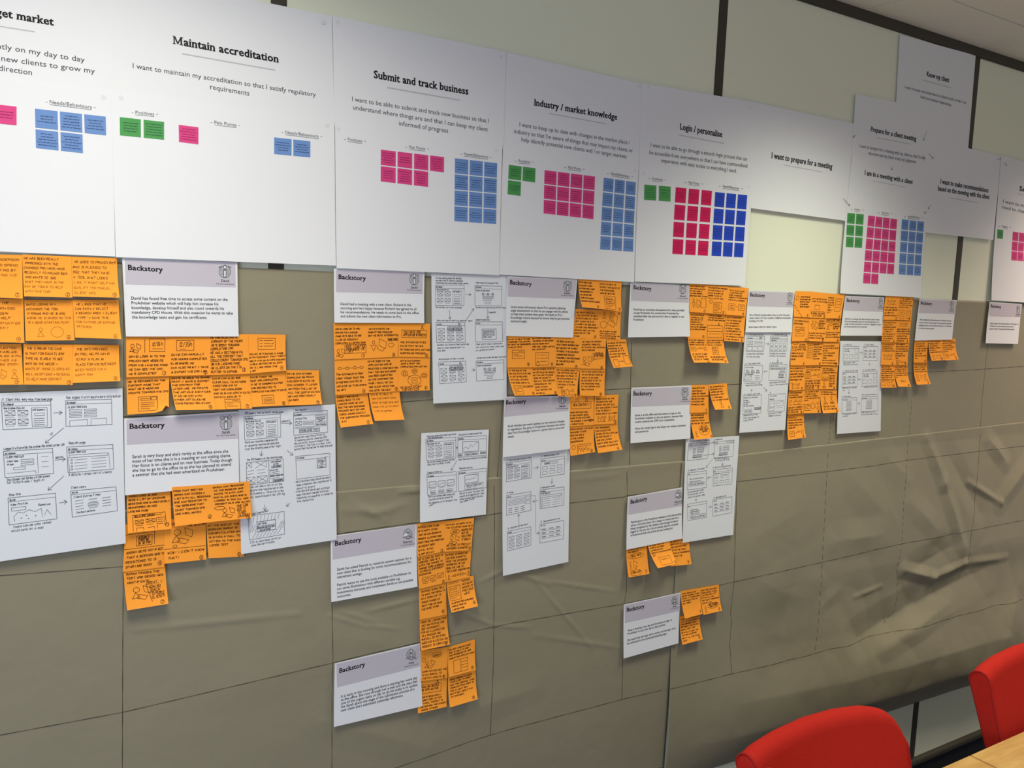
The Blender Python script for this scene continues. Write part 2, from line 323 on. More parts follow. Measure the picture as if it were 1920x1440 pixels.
# ------------------------------------------------------------------ papers on the wall
class Sheet:
    def __init__(s, name, label, cat, group, m, px, d, nu=8, nv=8, p=2.0, wave=0.0, cut=None):
        "px: the four corners TL TR BR BL in the photograph; d: their distances from the wall in mm"
        if not isinstance(d, (tuple, list)): d = (d,)*4
        s.d = [(x+(0 if name == 'printed_sheet' else 4.0))/1000 for x in d]; s.c = [P(a[0], a[1], dd) for a, dd in zip(px, s.d)]
        s.p = p; s.wave = wave; s.seed = R.random()*50; s.B = {}
        c = s.c; s.W = ((c[1]-c[0]).length+(c[2]-c[3]).length)/2; s.H = ((c[3]-c[0]).length+(c[2]-c[1]).length)/2
        o0 = s.pt(.5, .5); s.o0 = o0; V = []; Fc = []; n = nu+1
        for k in (0, 1):
            for j in range(nv+1):
                for i in range(nu+1):
                    q = s.pt(i/nu, j/nv, -.00018*k)-o0
                    if cut and j == nv and i >= nu-1: q = q+Vector((-.006 if i == nu else 0, 0, cut if i == nu else cut*.25))
                    V.append(tuple(q))
        N = n*(nv+1)
        for j in range(nv):
            for i in range(nu):
                a = j*n+i; Fc.append((a, a+n, a+n+1, a+1)); Fc.append((N+a, N+a+1, N+a+n+1, N+a+n))
        rim = [i for i in range(n)]+[j*n+nu for j in range(1, nv+1)]+[nv*n+i for i in range(nu-1, -1, -1)]+[j*n for j in range(nv-1, 0, -1)]
        for a, b in zip(rim, rim[1:]+rim[:1]):
            k = len(V); V += [V[a], V[b], V[N+b], V[N+a]]; Fc.append((k, k+1, k+2, k+3))
        s.o = mesh_obj(name, V, Fc, m, None, tuple(o0), True)
        for k in range(2*nu*nv, len(s.o.data.polygons)): s.o.data.polygons[k].use_smooth = False
        tag(s.o, label, cat, group)
    def depth(s, u, v):
        d = s.d; vv = max(0, v)**s.p
        z = (d[0]*(1-u)+d[1]*u)*(1-vv)+(d[3]*(1-u)+d[2]*u)*vv
        if s.wave: z += s.wave*(.5+.5*noise.noise(Vector((u*1.7+s.seed, v*1.5, s.seed))))
        return z
    def pt(s, u, v, off=0.0):
        c = s.c; q = (c[0]*(1-u)+c[1]*u)*(1-v)+(c[3]*(1-u)+c[2]*u)*v
        return Vector((q.x, -s.depth(u, v)-off, q.z))
    def uv(s, x, y):
        "sheet coordinates of what the photograph shows at this pixel"
        u = v = .5; c = s.c
        for _ in range(7):
            t = P(x, y, s.depth(max(0, min(1, u)), max(0, min(1, v)))); q = (c[0]*(1-u)+c[1]*u)*(1-v)+(c[3]*(1-u)+c[2]*u)*v
            du = (c[1]-c[0])*(1-v)+(c[2]-c[3])*v; dv = (c[3]-c[0])*(1-u)+(c[2]-c[1])*u
            rx, rz = t.x-q.x, t.z-q.z; det = du.x*dv.z-dv.x*du.z
            u += (rx*dv.z-dv.x*rz)/det; v += (du.x*rz-rx*du.z)/det
        return u, v
    def bucket(s, *k): return s.B.setdefault(k, ([], []))
    def poly(s, bk, uvs, off=.00035):
        V, Fc = s.bucket(*bk); k = len(V)
        V += [tuple(s.pt(u, v, off)-s.o0) for u, v in uvs]; Fc.append(tuple(range(k, k+len(uvs))))
    def stroke(s, bk, uvs, w=.0009, off=.0004):
        V, Fc = s.bucket(*bk)
        for (a, b) in zip(uvs[:-1], uvs[1:]):
            dx, dy = (b[0]-a[0])*s.W, (b[1]-a[1])*s.H; L = math.hypot(dx, dy) or 1e-6
            ex_, ey_ = dx/L*w*.35, dy/L*w*.35; nx_, ny_ = -dy/L*w/2, dx/L*w/2
            n = max(1, int(L/.02)); k = len(V)
            for i in range(n+1):
                t = i/n; x = a[0]*s.W+dx*t+(ex_ if i == n else -ex_ if i == 0 else 0); y = a[1]*s.H+dy*t+(ey_ if i == n else -ey_ if i == 0 else 0)
                V.append(tuple(s.pt((x+nx_)/s.W, (y+ny_)/s.H, off)-s.o0)); V.append(tuple(s.pt((x-nx_)/s.W, (y-ny_)/s.H, off)-s.o0))
                if i: Fc.append((k+2*i-2, k+2*i-1, k+2*i+1, k+2*i))
    def hand(s, bk, text, uv0, uv1, cap, w=.0009, fit=True, maxr=1.15):
        "hand lettering from uv0 towards uv1; cap is the letter height as a fraction of the sheet height"
        nat = hand_w(text); dx = (uv1[0]-uv0[0])*s.W; L = math.hypot(dx, (uv1[1]-uv0[1])*s.H)
        k = L/nat if fit else cap*s.H/6
        k = min(k, cap*s.H/6*maxr)
        tx, ty = (uv1[0]-uv0[0])/L, (uv1[1]-uv0[1])/L; x = 0; g = cap/6
        for ch in text:
            for st in GS.get(ch, []):
                jx, jy, sc = R.uniform(-.35, .35), R.uniform(-.4, .4), R.uniform(.88, 1.08)
                pts = []
                for (px_, py_) in st:
                    gx = (x+px_*.95+py_*.12+jx+R.uniform(-.15, .15))*k; gy = (py_*sc+jy+R.uniform(-.15, .15))*g
                    pts.append((uv0[0]+tx*gx, uv0[1]+ty*gx-gy))
                s.stroke(bk, pts, w)
            x += 3.2 if ch == ' ' else (3.4 if ch in "Iil.,'!1" else 5.4)
    def type(s, bk, text, p0, p1, cap_px, bold=0.0, serif=False, px=True, width=None):
        "print from pixel p0 to pixel p1 along the baseline, capitals cap_px pixels high"
        V0, F0, w0 = print_geo(text, bold, serif)
        a = s.uv(*p0) if px else p0; b = s.uv(*p1) if px else p1
        if px: c = s.uv(p0[0], p0[1]-cap_px); up_ = a[1]-c[1]
        else: up_ = cap_px
        V, Fc = s.bucket(*bk); k = len(V); f = (width/w0) if width else 1/w0
        for x, y in V0:
            V.append(tuple(s.pt(a[0]+(b[0]-a[0])*x*f, a[1]+(b[1]-a[1])*x*f-up_*y/CAP, .00045)-s.o0))
        for q in F0: Fc.append(tuple(i+k for i in q))
    def done(s):
        for k, (V, Fc) in s.B.items():
            if Fc: mesh_obj(k[0], V, Fc, k[1], s.o)
        return s

def ell(cx, cy, rx, ry, n=12, a0=0, a1=2*math.pi): return [(cx+rx*math.cos(a0+(a1-a0)*i/n), cy+ry*math.sin(a0+(a1-a0)*i/n)) for i in range(n+1)]
def rect(x0, y0, x1, y1): return [(x0, y0), (x1, y0), (x1, y1), (x0, y1), (x0, y0)]
def xbox(x0, y0, x1, y1): return [rect(x0, y0, x1, y1), [(x0, y0), (x1, y1)], [(x1, y0), (x0, y1)]]
K = {
    'person': [ell(.5, .22, .2, .2), [(.5, .45), (.12, 1), (.88, 1), (.5, .45)]],
    'hang': [ell(.5, .18, .17, .17), [(.1, .45), (.9, .45), (.5, 1), (.1, .45)]],
    'laptop': [[(.25, 0), (1, .3), (.9, .85), (.2, .55), (.25, 0)], [(.1, .6), (.0, .8), (.6, 1.05), (.75, .85)]],
    'writer': [ell(.25, .25, .16, .18), [(.2, .45), (0, .85), (.4, .8), (.2, .45)], [(.6, 0), (1, .2), (.95, .6), (.65, .45), (.6, 0)], [(.35, .6), (.8, .75), (.65, 1), (.25, .85), (.35, .6)]],
    'page': [rect(0, 0, 1, 1), rect(.12, .14, .7, .26), [(.12, .42), (.85, .42)], [(.12, .56), (.85, .56)], [(.12, .7), (.85, .7)], [(.12, .84), (.6, .84)]],
    'card': [rect(0, 0, 1, 1), [(0, .3), (1, .3)], [(.12, .5), (.5, .5)], [(.12, .7), (.8, .7)], [(.5, .15), (.9, .15)]],
    'list': [rect(0, 0, 1, 1), [(.1, .2), (.25, .2)], [(.35, .2), (.85, .2)], [(.1, .45), (.25, .45)], [(.35, .45), (.7, .45)], [(.1, .7), (.25, .7)], [(.35, .7), (.85, .7)], [(.78, .45), (.82, .52), (.92, .38)]],
    'button': [rect(0, 0, 1, 1), [(.15, .3), (.85, .3)], rect(.15, .5, .85, .82), [(.25, .66), (.75, .66)]],
    'bubble': [ell(.5, .5, .5, .5, 16)], 'bar': [rect(0, 0, 1, 1), [(0, .5), (1, .5)], [(.1, .25), (.9, .25)], [(.1, .72), (.9, .72)]],
    'box': [rect(0, 0, 1, 1)], 'bell': [ell(.5, .2, .2, .2, 8), [(.5, .2), (0, 1), (1, 1), (.5, .2)]],
    'arrow': [[(0, .5), (1, .5)], [(.7, .2), (1, .5), (.7, .8)]], 'div': [[(0, 0), (1, 1)]], 'hline': [[(0, 0), (1, 0)]], 'vline': [[(0, 0), (0, 1)]],
    'steps': [ell(.07, .5, .07, .3, 8), [(.17, .5), (.27, .5)], ell(.36, .5, .07, .3, 8), [(.45, .5), (.56, .5)], ell(.66, .5, .07, .3, 8), [(.66, .2), (.66, -.2)], [(.75, .5), (.84, .5)], ell(.93, .5, .07, .3, 8)],
    'hub': [ell(.5, .68, .26, .32, 14), rect(.4, .52, .6, .86), [(.44, .62), (.56, .62)], [(.44, .72), (.56, .72)], ell(.12, .25, .12, .17, 10), rect(.07, .18, .17, .32), ell(.5, .12, .11, .14, 10),
            rect(.44, .08, .56, .17), ell(.88, .4, .12, .15, 10), rect(.82, .35, .94, .46), [(.22, .38), (.32, .48)], [(.5, .26), (.5, .36)], [(.76, .52), (.68, .58)]],
    'welcome': [[(0, 1), (0, .05), (1, 0), (1.03, .8)], [(.05, .2), (.9, .12)]]+xbox(.07, .36, .32, .58)+xbox(.4, .34, .68, .54)+[[(.08, .68), (.3, .68)], [(.42, .66), (.62, .66)], [(.1, 1), (.1, .82), (.32, .82), (.32, .95)], [(.45, .85), (.65, .82), (.65, .95)],
                [(.75, .95), (.72, .32), (.98, .3), (.98, .8)], [(.77, .42), (.93, .42)], [(.77, .55), (.93, .55)], [(.77, .68), (.93, .68)]],
    'net': [rect(0, .1, .34, .9), [(.07, .35), (.27, .35)], [(.07, .6), (.27, .6)], [(.36, .5), (.6, .3)], ell(.66, .25, .07, .12, 8), [(.74, .3), (.88, .4)], rect(.88, .1, 1, .7)],
    'pair': [ell(.15, .3, .1, .2, 8), [(.15, .5), (0, 1), (.3, 1), (.15, .5)], [(.4, .3), (.6, .3)], [(.42, .5), (.6, .6)], [(.4, .8), (.6, .8)], ell(.85, .3, .1, .2, 8), [(.85, .5), (.7, 1), (1, 1), (.85, .5)]],
    'docs': [rect(0, 0, .4, 1), [(.08, .25), (.32, .25)], [(.08, .5), (.32, .5)], [(.08, .75), (.32, .75)], [(.46, .4), (.56, .4)], rect(.62, .05, 1, .95), [(.7, .3), (.92, .3)], [(.7, .6), (.92, .6)]],
    'stairs': [[(0, 0), (.15, .02), (.18, .2), (.35, .25), (.38, .45), (.55, .5), (.6, .7), (.8, .75), (.85, .95), (1, 1)]],
    'crowd': [rect(0, 0, 1, .45), [(.1, .35), (.2, .2), (.35, .38), (.5, .22), (.62, .38), (.8, .2), (.9, .35)], [(.1, .4), (.9, .4)], ell(.4, .6, .14, .1, 8), [(.4, .7), (.15, .9), (.65, .9), (.4, .7)], rect(.25, .88, .6, 1)],
    'people': [ell(.15, .25, .09, .14, 8), [(.15, .4), (.05, .8), (.28, .85)], rect(.38, .3, .68, .8), ell(.85, .25, .09, .14, 8), [(.85, .4), (.72, .85), (.95, .8)], [(.45, .1), (.6, .1)]],
    'chart': [rect(0, 0, 1, 1), [(.05, .7), (.25, .45), (.4, .75), (.6, .35), (.7, .5), (.9, .15)]],
    'circles': [ell(.2, .5, .2, .4, 10), [(.4, .4), (.75, .15)], ell(.85, .2, .13, .2, 8), [(.4, .6), (.7, .85)], ell(.85, .8, .13, .2, 8)],
    'squig': [[(0, .5), (.1, .2), (.2, .7), (.3, .3), (.42, .8), (.5, .3), (.6, .6), (.7, .2), (.82, .75), (.9, .4), (1, .6)]],
    'talk': [ell(.5, .45, .5, .45, 14), [(.2, .8), (.05, 1.1), (.4, .88)]],
}
def draw(s, bk, kind, b, w=.0009):
    for st in K[kind]:
        s.stroke(bk, [(b[0]+x*(b[2]-b[0]), b[1]+y*(b[3]-b[1])) for x, y in st], w)

# ------------------------------------------------------------------ big printed sheets
INK = ('heading', 'ink'); BODY = ('body_text', 'grey'); RULE = ('rule', 'lgrey'); SUB = ('column_title', 'lgrey')
big = []
def sheet(name, label, px, d, lifts=0, wave=.0012, m='paper'):
    dd = (d, d, d+lifts, d+lifts)
    s = Sheet('printed_sheet', label, 'sheet', 'large white printed sheets along the top', m, px, dd, 14, 12, 3.0, wave); big.append(s); return s
def rule(s, a, b, h=2.0): s.poly(RULE, [s.uv(*a), s.uv(*b), s.uv(b[0], b[1]+h), s.uv(a[0], a[1]+h)])
def sub(s, text, a, b, cap):
    SUB = ('column_title', 'mgrey', text)
    s.type(SUB, text, a, b, cap, .006); s.poly(SUB, [s.uv(a[0], a[1]+1.6), s.uv(b[0], b[1]+1.6), s.uv(b[0], b[1]+2.4), s.uv(a[0], a[1]+2.4)])
    for q, sg in ((a, -1), (b, 1)):
        s.poly(SUB, [s.uv(q[0]+sg*4, q[1]-cap*.45), s.uv(q[0]+sg*7, q[1]-cap*.45), s.uv(q[0]+sg*7, q[1]-cap*.45+.9), s.uv(q[0]+sg*4, q[1]-cap*.45+.9)])
def grid(s, m, cols, rows, tl, tr, bl, br, skip=(), gx=.10, gy=.09, tm='gtext'):
    a, b, c, d = s.uv(*tl), s.uv(*tr), s.uv(*br), s.uv(*bl)
    def bil(u, v): return tuple((a[k]*(1-u)+b[k]*u)*(1-v)+(d[k]*(1-u)+c[k]*u)*v for k in (0, 1))
    gx_ = gx/cols; gy_ = gy/rows; cw = (1+gx_)/cols; ch = (1+gy_)/rows
    for j in range(rows):
        for i in range(cols):
            if (i, j) in skip: continue
            u0, v0 = i*cw, j*ch; u1, v1 = u0+cw-gx_, v0+ch-gy_
            V = []
            for off in (.0002, .0004):
                for (x, y) in ((u0, v0), (u1, v0), (u1, v1), (u0, v1)):
                    q = bil(x, y); V.append(s.pt(q[0], q[1], off)-s.o0)
            ce_ = sum(V[4:], Vector())/4; V = [tuple(v-ce_) for v in V]
            o = mesh_obj('printed_square', V, [(4, 7, 6, 5), (0, 1, 5, 4), (1, 2, 6, 5), (2, 3, 7, 6), (3, 0, 4, 7)], m, s.o, tuple(ce_))
            n = R.choice((3, 4, 4, 5)); s.B.pop(('_sq', tm), None)
            for k in range(n):
                y = v0+(v1-v0)*(.5+(k-(n-1)/2)*.15); hw = R.uniform(.26, .44); x = -hw
                while x < hw:
                    wl = min(R.uniform(.10, .24), hw-x)
                    qa = bil(u0+(u1-u0)*(.5+x), y); qb = bil(u0+(u1-u0)*(.5+x+wl), y)
                    N = 4 if wl > .15 else 2
                    pts = [(qa[0]+(qb[0]-qa[0])*t/N, qa[1]+(qb[1]-qa[1])*t/N+(.006/s.H*.12 if t % 2 else -.006/s.H*.12)) for t in range(N+1)]
                    s.stroke(('_sq', tm), pts, .0007, .0007); x += wl+.035
            V, Fc = s.B.pop(('_sq', tm)); tx_ = mesh_obj('printed_text', [tuple(Vector(v)-ce_) for v in V], Fc, tm, o); tx_['kind'] = 'stuff'
def tacks(s, pts):  # grey discs where the adhesive shows through the paper
    for x, y in pts:
        u, v = s.uv(x, y); s.poly(('tack_mark', 'smudge', x), [(u+(.0048)/s.W*math.cos(a), v+.0048/s.H*math.sin(a)) for a in [k*math.pi/5 for k in range(10)]], .00012)
def arrow(s, a, b, bk=('pencil_arrow', 'pencil'), w=.0011, hd=.007):
    if bk[0] == 'pencil_arrow': bk = bk+(a,)
    p, q = s.uv(*a), s.uv(*b); s.stroke(bk, [p, q], w)
    dx, dy = (q[0]-p[0])*s.W, (q[1]-p[1])*s.H; L = math.hypot(dx, dy) or 1; dx, dy = dx/L, dy/L
    for sg in (-1, 1):
        hx, hy = -dx*.8+sg*dy*.6, -dy*.8-sg*dx*.6
        s.stroke(bk, [q, (q[0]+hx*hd/s.W, q[1]+hy*hd/s.H)], w)

s = sheet('', 'white sheet with the heading ending in market, cut off by the left edge', [(-200, -110), (206, -20), (212, 181), (-200, 122)], 6)
s.type(INK, 'Target market', (-44, 23), (101, 48), 15, .018, True); rule(s, (-40, 42), (65, 58.5))
s.type(BODY, 'efficiently on my day to day', (-53, 83), (159, 117), 10.5); s.type(BODY, 'finding new clients to grow my', (-56, 106), (178, 138), 10.5)
s.type(BODY, 'direction', (-2, 132), (60, 141), 10.5)
s = sheet('', 'large white sheet with five blue and one cut-off pink square, far left', [(-200, 119), (210, 176), (216, 481), (-200, 463)], 7, 5)
sub(s, 'Needs/Behaviours', (93, 194), (172, 204), 7); grid(s, 'blue', 3, 2, (65.5, 203.7), (198, 218.7), (67.5, 277.5), (200, 292), {(2, 1)})
grid(s, 'pink', 1, 1, (-8, 195.5), (31, 200), (-8, 231), (31, 235), (), tm='rtext'); tacks(s, [(194, 183)])
s = sheet('', 'white sheet headed Maintain accreditation', [(205, -55), (622, 30), (627, 229), (211, 180)], 6)
s.type(INK, 'Maintain accreditation', (324, 82), (522.5, 117.5), 15, .018, True); rule(s, (341, 99.5), (516, 130.5))
s.type(BODY, 'I want to maintain my accreditation so that I satisfy regulatory', (249, 127.5), (592, 181.5), 9.5); s.type(BODY, 'requirements', (394, 167), (467.5, 179.5), 9.5)
s = sheet('', 'white sheet with two green, one pink and two blue squares, under Maintain accreditation', [(209, 178), (627, 229), (630, 498), (217, 482)], 8, 6)
sub(s, 'Positives', (254, 213.5), (289, 216.5), 6); sub(s, 'Pain Points', (402, 232), (443, 237.5), 6); sub(s, 'Needs/Behaviours', (535, 250.5), (597, 258.5), 6)
grid(s, 'green', 2, 1, (224.5, 219.5), (307.5, 228.7), (225, 253.7), (307.5, 262), (), .13); grid(s, 'pink', 1, 1, (335, 234), (372, 238.7), (335.5, 266), (372, 270.7), (), tm='rtext')
grid(s, 'blue', 2, 1, (514, 257.5), (581.7, 265), (514, 288.7), (581.7, 295), (), .1); tacks(s, [(227, 184), (614, 236)])
s = sheet('', 'white sheet headed Submit and track business', [(623, 29), (949, 97), (944, 280), (627, 236)], 7)
s.type(INK, 'Submit and track business', (700.7, 146), (878, 177.5), 14, .018, True); rule(s, (726, 163), (862.5, 187))
s.type(BODY, 'I want to be able to submit and track new business so that I', (660, 189.5), (916, 230.5), 8.6)
s.type(BODY, 'understand where things are and that I can keep my client', (662, 205), (914.5, 246.5), 8.6); s.type(BODY, 'informed of progress', (748, 235), (840, 249), 8.6)
tacks(s, [(634, 42), (940, 107), (606, 41)])
s = sheet('', 'white sheet with seven pink and twelve blue squares, under Submit and track business', [(628, 233), (942, 273), (936, 516), (631, 503)], 9, 5)
sub(s, 'Positives', (652, 263.5), (679, 267), 5.5); sub(s, 'Pain Points', (767, 278), (797, 281.5), 5.5); sub(s, 'Needs/Behaviours', (870, 291), (915, 297), 5.5)
grid(s, 'pink', 4, 2, (714, 280.5), (832.5, 294.5), (713.7, 340), (832, 354), {(3, 1)}, .12, .08, 'rtext'); grid(s, 'blue', 3, 4, (853, 296.7), (932, 306), (851.7, 414.5), (930, 420), (), .1, .07)
tacks(s, [(635, 242), (931, 282)])
s = sheet('', 'white sheet headed Industry / market knowledge', [(948, 97), (1205, 157), (1198, 315), (943, 279)], 6)
s.type(INK, 'Industry / market knowledge', (1001, 197.5), (1157, 225), 12, .018, True); rule(s, (1030, 212), (1137, 231.5), 1.6)
s.type(BODY, 'I want to keep up to date with changes in the market place /', (974, 237), (1180, 271), 8)
s.type(BODY, "industry so that I'm aware of things that may impact my clients or", (964, 249.5), (1186, 286), 8); s.type(BODY, 'help identify potential new clients and / or target markets', (977.5, 265), (1174.5, 297), 8)
s = sheet('', 'white sheet with three green, twelve pink and fifteen blue squares, under Industry / market knowledge', [(943, 276), (1198, 312), (1189, 529), (936, 515)], 7, 6)
s.o['label'] = 'white sheet with squares below Industry / market knowledge, three of them green'
sub(s, 'Positives', (972, 304), (994, 306), 5); sub(s, 'Pain Points', (1065, 316), (1089, 319), 5); sub(s, 'Needs/Behaviours', (1145, 327.5), (1180, 333), 5)
grid(s, 'green', 2, 2, (954, 309), (1004, 315.5), (951.5, 364), (1002, 371), {(1, 1)}); grid(s, 'pink', 4, 3, (1021, 319), (1115.5, 331), (1019, 400), (1112.5, 411), (), .1, .08, 'rtext')
grid(s, 'blue', 3, 5, (1132, 333), (1192, 342), (1125, 467.5), (1187, 472), (), .13, .09); tacks(s, [(1190, 321), (1200, 162)])
s = sheet('', 'white sheet headed Login / personalise', [(1203, 155), (1417, 192), (1411, 346), (1198, 318)], 7)
s.type(INK, 'Login / personalise', (1274.5, 242.5), (1354, 257.5), 11.5, .018, True); rule(s, (1273, 252.5), (1357.5, 268), 1.6)
s.type(BODY, 'I want to be able to go through a smooth login process that can', (1220, 275), (1400.5, 301.5), 7.5)
s.type(BODY, 'be accessible from everywhere so that I can have a personalised', (1217.5, 289), (1401, 314.5), 7.5); s.type(BODY, 'experience with easy access to everything I need.', (1240, 304), (1381, 324), 7.5)
tacks(s, [(1216, 162), (1406, 201)])
s = sheet('', 'white sheet with two green, twelve crimson and twelve dark blue squares', [(1198, 316), (1412, 343), (1397, 536), (1190, 528)], 8, 6)
sub(s, 'Positives', (1223, 337), (1242, 339), 4.6); sub(s, 'Pain Points', (1291, 344), (1311, 346.5), 4.6); sub(s, 'Needs/Behaviours', (1355, 351), (1386, 355.5), 4.6)
grid(s, 'green', 2, 1, (1208, 346), (1257.5, 350), (1207.5, 374.5), (1257, 378), (), .2); grid(s, 'crimson', 3, 4, (1267, 351), (1335, 358), (1260.5, 476), (1327, 479.5), (), .2, .13, 'rtext')
grid(s, 'navy', 3, 4, (1341, 360), (1401, 366), (1334, 479.5), (1393, 482.5), (), .17, .12); tacks(s, [(1207, 325), (1404, 350)])
s = sheet('', 'white sheet headed I want to prepare for a meeting', [(1412, 191), (1612, 234), (1585, 414), (1406, 390)], 6, 3)
s.type(INK, 'I want to prepare for a meeting', (1446, 296), (1560, 317), 10.5, .018, True); rule(s, (1469, 308.5), (1542, 322), 1)
s = sheet('', 'white sheet headed Know my client, touching the dark top trim', [(1687, 65), (1829, 104), (1815, 278), (1677, 246)], 5)
s.type(INK, 'Know my client', (1737, 142.5), (1779.5, 154.5), 9, .018, True); rule(s, (1730, 149.5), (1785, 164.5), 1.3)
s.type(BODY, 'I want to know and understand my clients needs so that I can', (1696, 165.5), (1811, 195), 6); s.type(BODY, 'build and maintain relationships.', (1726, 184), (1784, 199.5), 6)
s = sheet('', 'white sheet headed Prepare for a client meeting', [(1604, 176), (1757, 207), (1745, 323), (1597, 292)], 7)
s.type(INK, 'Prepare for a client meeting', (1632, 246), (1717.5, 264.5), 9, .018, True); rule(s, (1645, 257.5), (1707.5, 270), 1.3)
s.type(BODY, "I want to prepare for a meeting with my client so that I'm fully", (1611, 276), (1735, 299.5), 6.4); s.type(BODY, 'informed and my client trusts my judgement', (1628, 290), (1717.5, 306.5), 6.4)
arrow(s, (1604.5, 254), (1599, 257)); arrow(s, (1737.5, 247), (1731, 263)); arrow(s, (1741, 288), (1750, 297))
s.stroke(('pencil_arrow', 'pencil'), [s.uv(1604.5, 254), s.uv(1601, 255.5)], .001)
s = sheet('', 'white sheet headed I am in a meeting with a client', [(1597, 291), (1743, 322), (1737, 392), (1589, 374)], 8)
s.type(INK, 'I am in a meeting with a client', (1620.5, 327.5), (1711, 345), 9, .018, True); rule(s, (1636, 338.5), (1697.5, 350.5), .9); arrow(s, (1672, 311), (1672, 319)); arrow(s, (1666, 379), (1665, 388))
s = sheet('', 'white sheet with six green, twenty-two pink and fifteen blue squares', [(1588, 371), (1740, 391), (1726, 558), (1575, 550)], 9, 5)
sub(s, 'Positives', (1602, 394), (1612, 395), 3.8); sub(s, 'Pain Points', (1653, 400.5), (1666, 402), 3.8); sub(s, 'Needs/Behaviours', (1702, 407.5), (1724, 409.5), 3.8)
grid(s, 'green', 2, 3, (1589, 399), (1619.5, 402), (1585.5, 463), (1616, 465), (), .15, .12); grid(s, 'pink', 4, 6, (1628, 404), (1682, 411), (1618, 531), (1675, 535), {(2, 5), (3, 5)}, .1, .1, 'rtext')
grid(s, 'blue', 3, 5, (1691, 411), (1732.5, 416), (1685, 514.5), (1726, 517), (), .12, .1)
arrow(s, (1581, 372), (1593, 386)); arrow(s, (1737, 397), (1733, 399.5))
s = sheet('', 'white sheet headed I want to make recommendations based on the meeting', [(1747, 262), (1879, 293), (1862, 450), (1735, 436)], 6, 4)
s.type(INK, 'I want to make recommendations', (1762.5, 344), (1852.6, 361), 9, .018, True); s.type(INK, 'based on the meeting with the client', (1758, 357), (1854.7, 373.5), 9, .018, True); rule(s, (1781.5, 370.5), (1834, 379.5), 1.3)
arrow(s, (1746, 384), (1740, 391.5)); arrow(s, (1868, 300), (1876, 297))
s = sheet('', 'white sheet headed Services, cut off by the right edge', [(1877, 292), (2010, 325), (2000, 432), (1868, 408)], 7)
s.type(INK, 'Services', (1911, 357.5), (1950, 366), 9, .018, True); rule(s, (1907.6, 362.5), (1948, 371), 1.3); s.type(BODY, 'I want to modify and so that any', (1880.6, 380), (1985, 403), 6.4); s.type(BODY, 'need to change and/or all others', (1879, 391), (1983, 413), 6.4)
arrow(s, (1882, 305), (1887.5, 310))
s = sheet('', 'white sheet with one green square and pink squares, cut off by the right edge', [(1868, 405), (2000, 430), (1990, 572), (1858.7, 563)], 8, 6)
sub(s, 'Positives', (1879, 426), (1889, 427.5), 3.8); grid(s, 'green', 1, 1, (1870, 430), (1881, 431), (1869.5, 447), (1880, 448)); grid(s, 'pink', 4, 3, (1899, 434), (1944, 441), (1896, 487.7), (1940, 492), (), .1, .08, 'rtext')
for s in big: s.done()

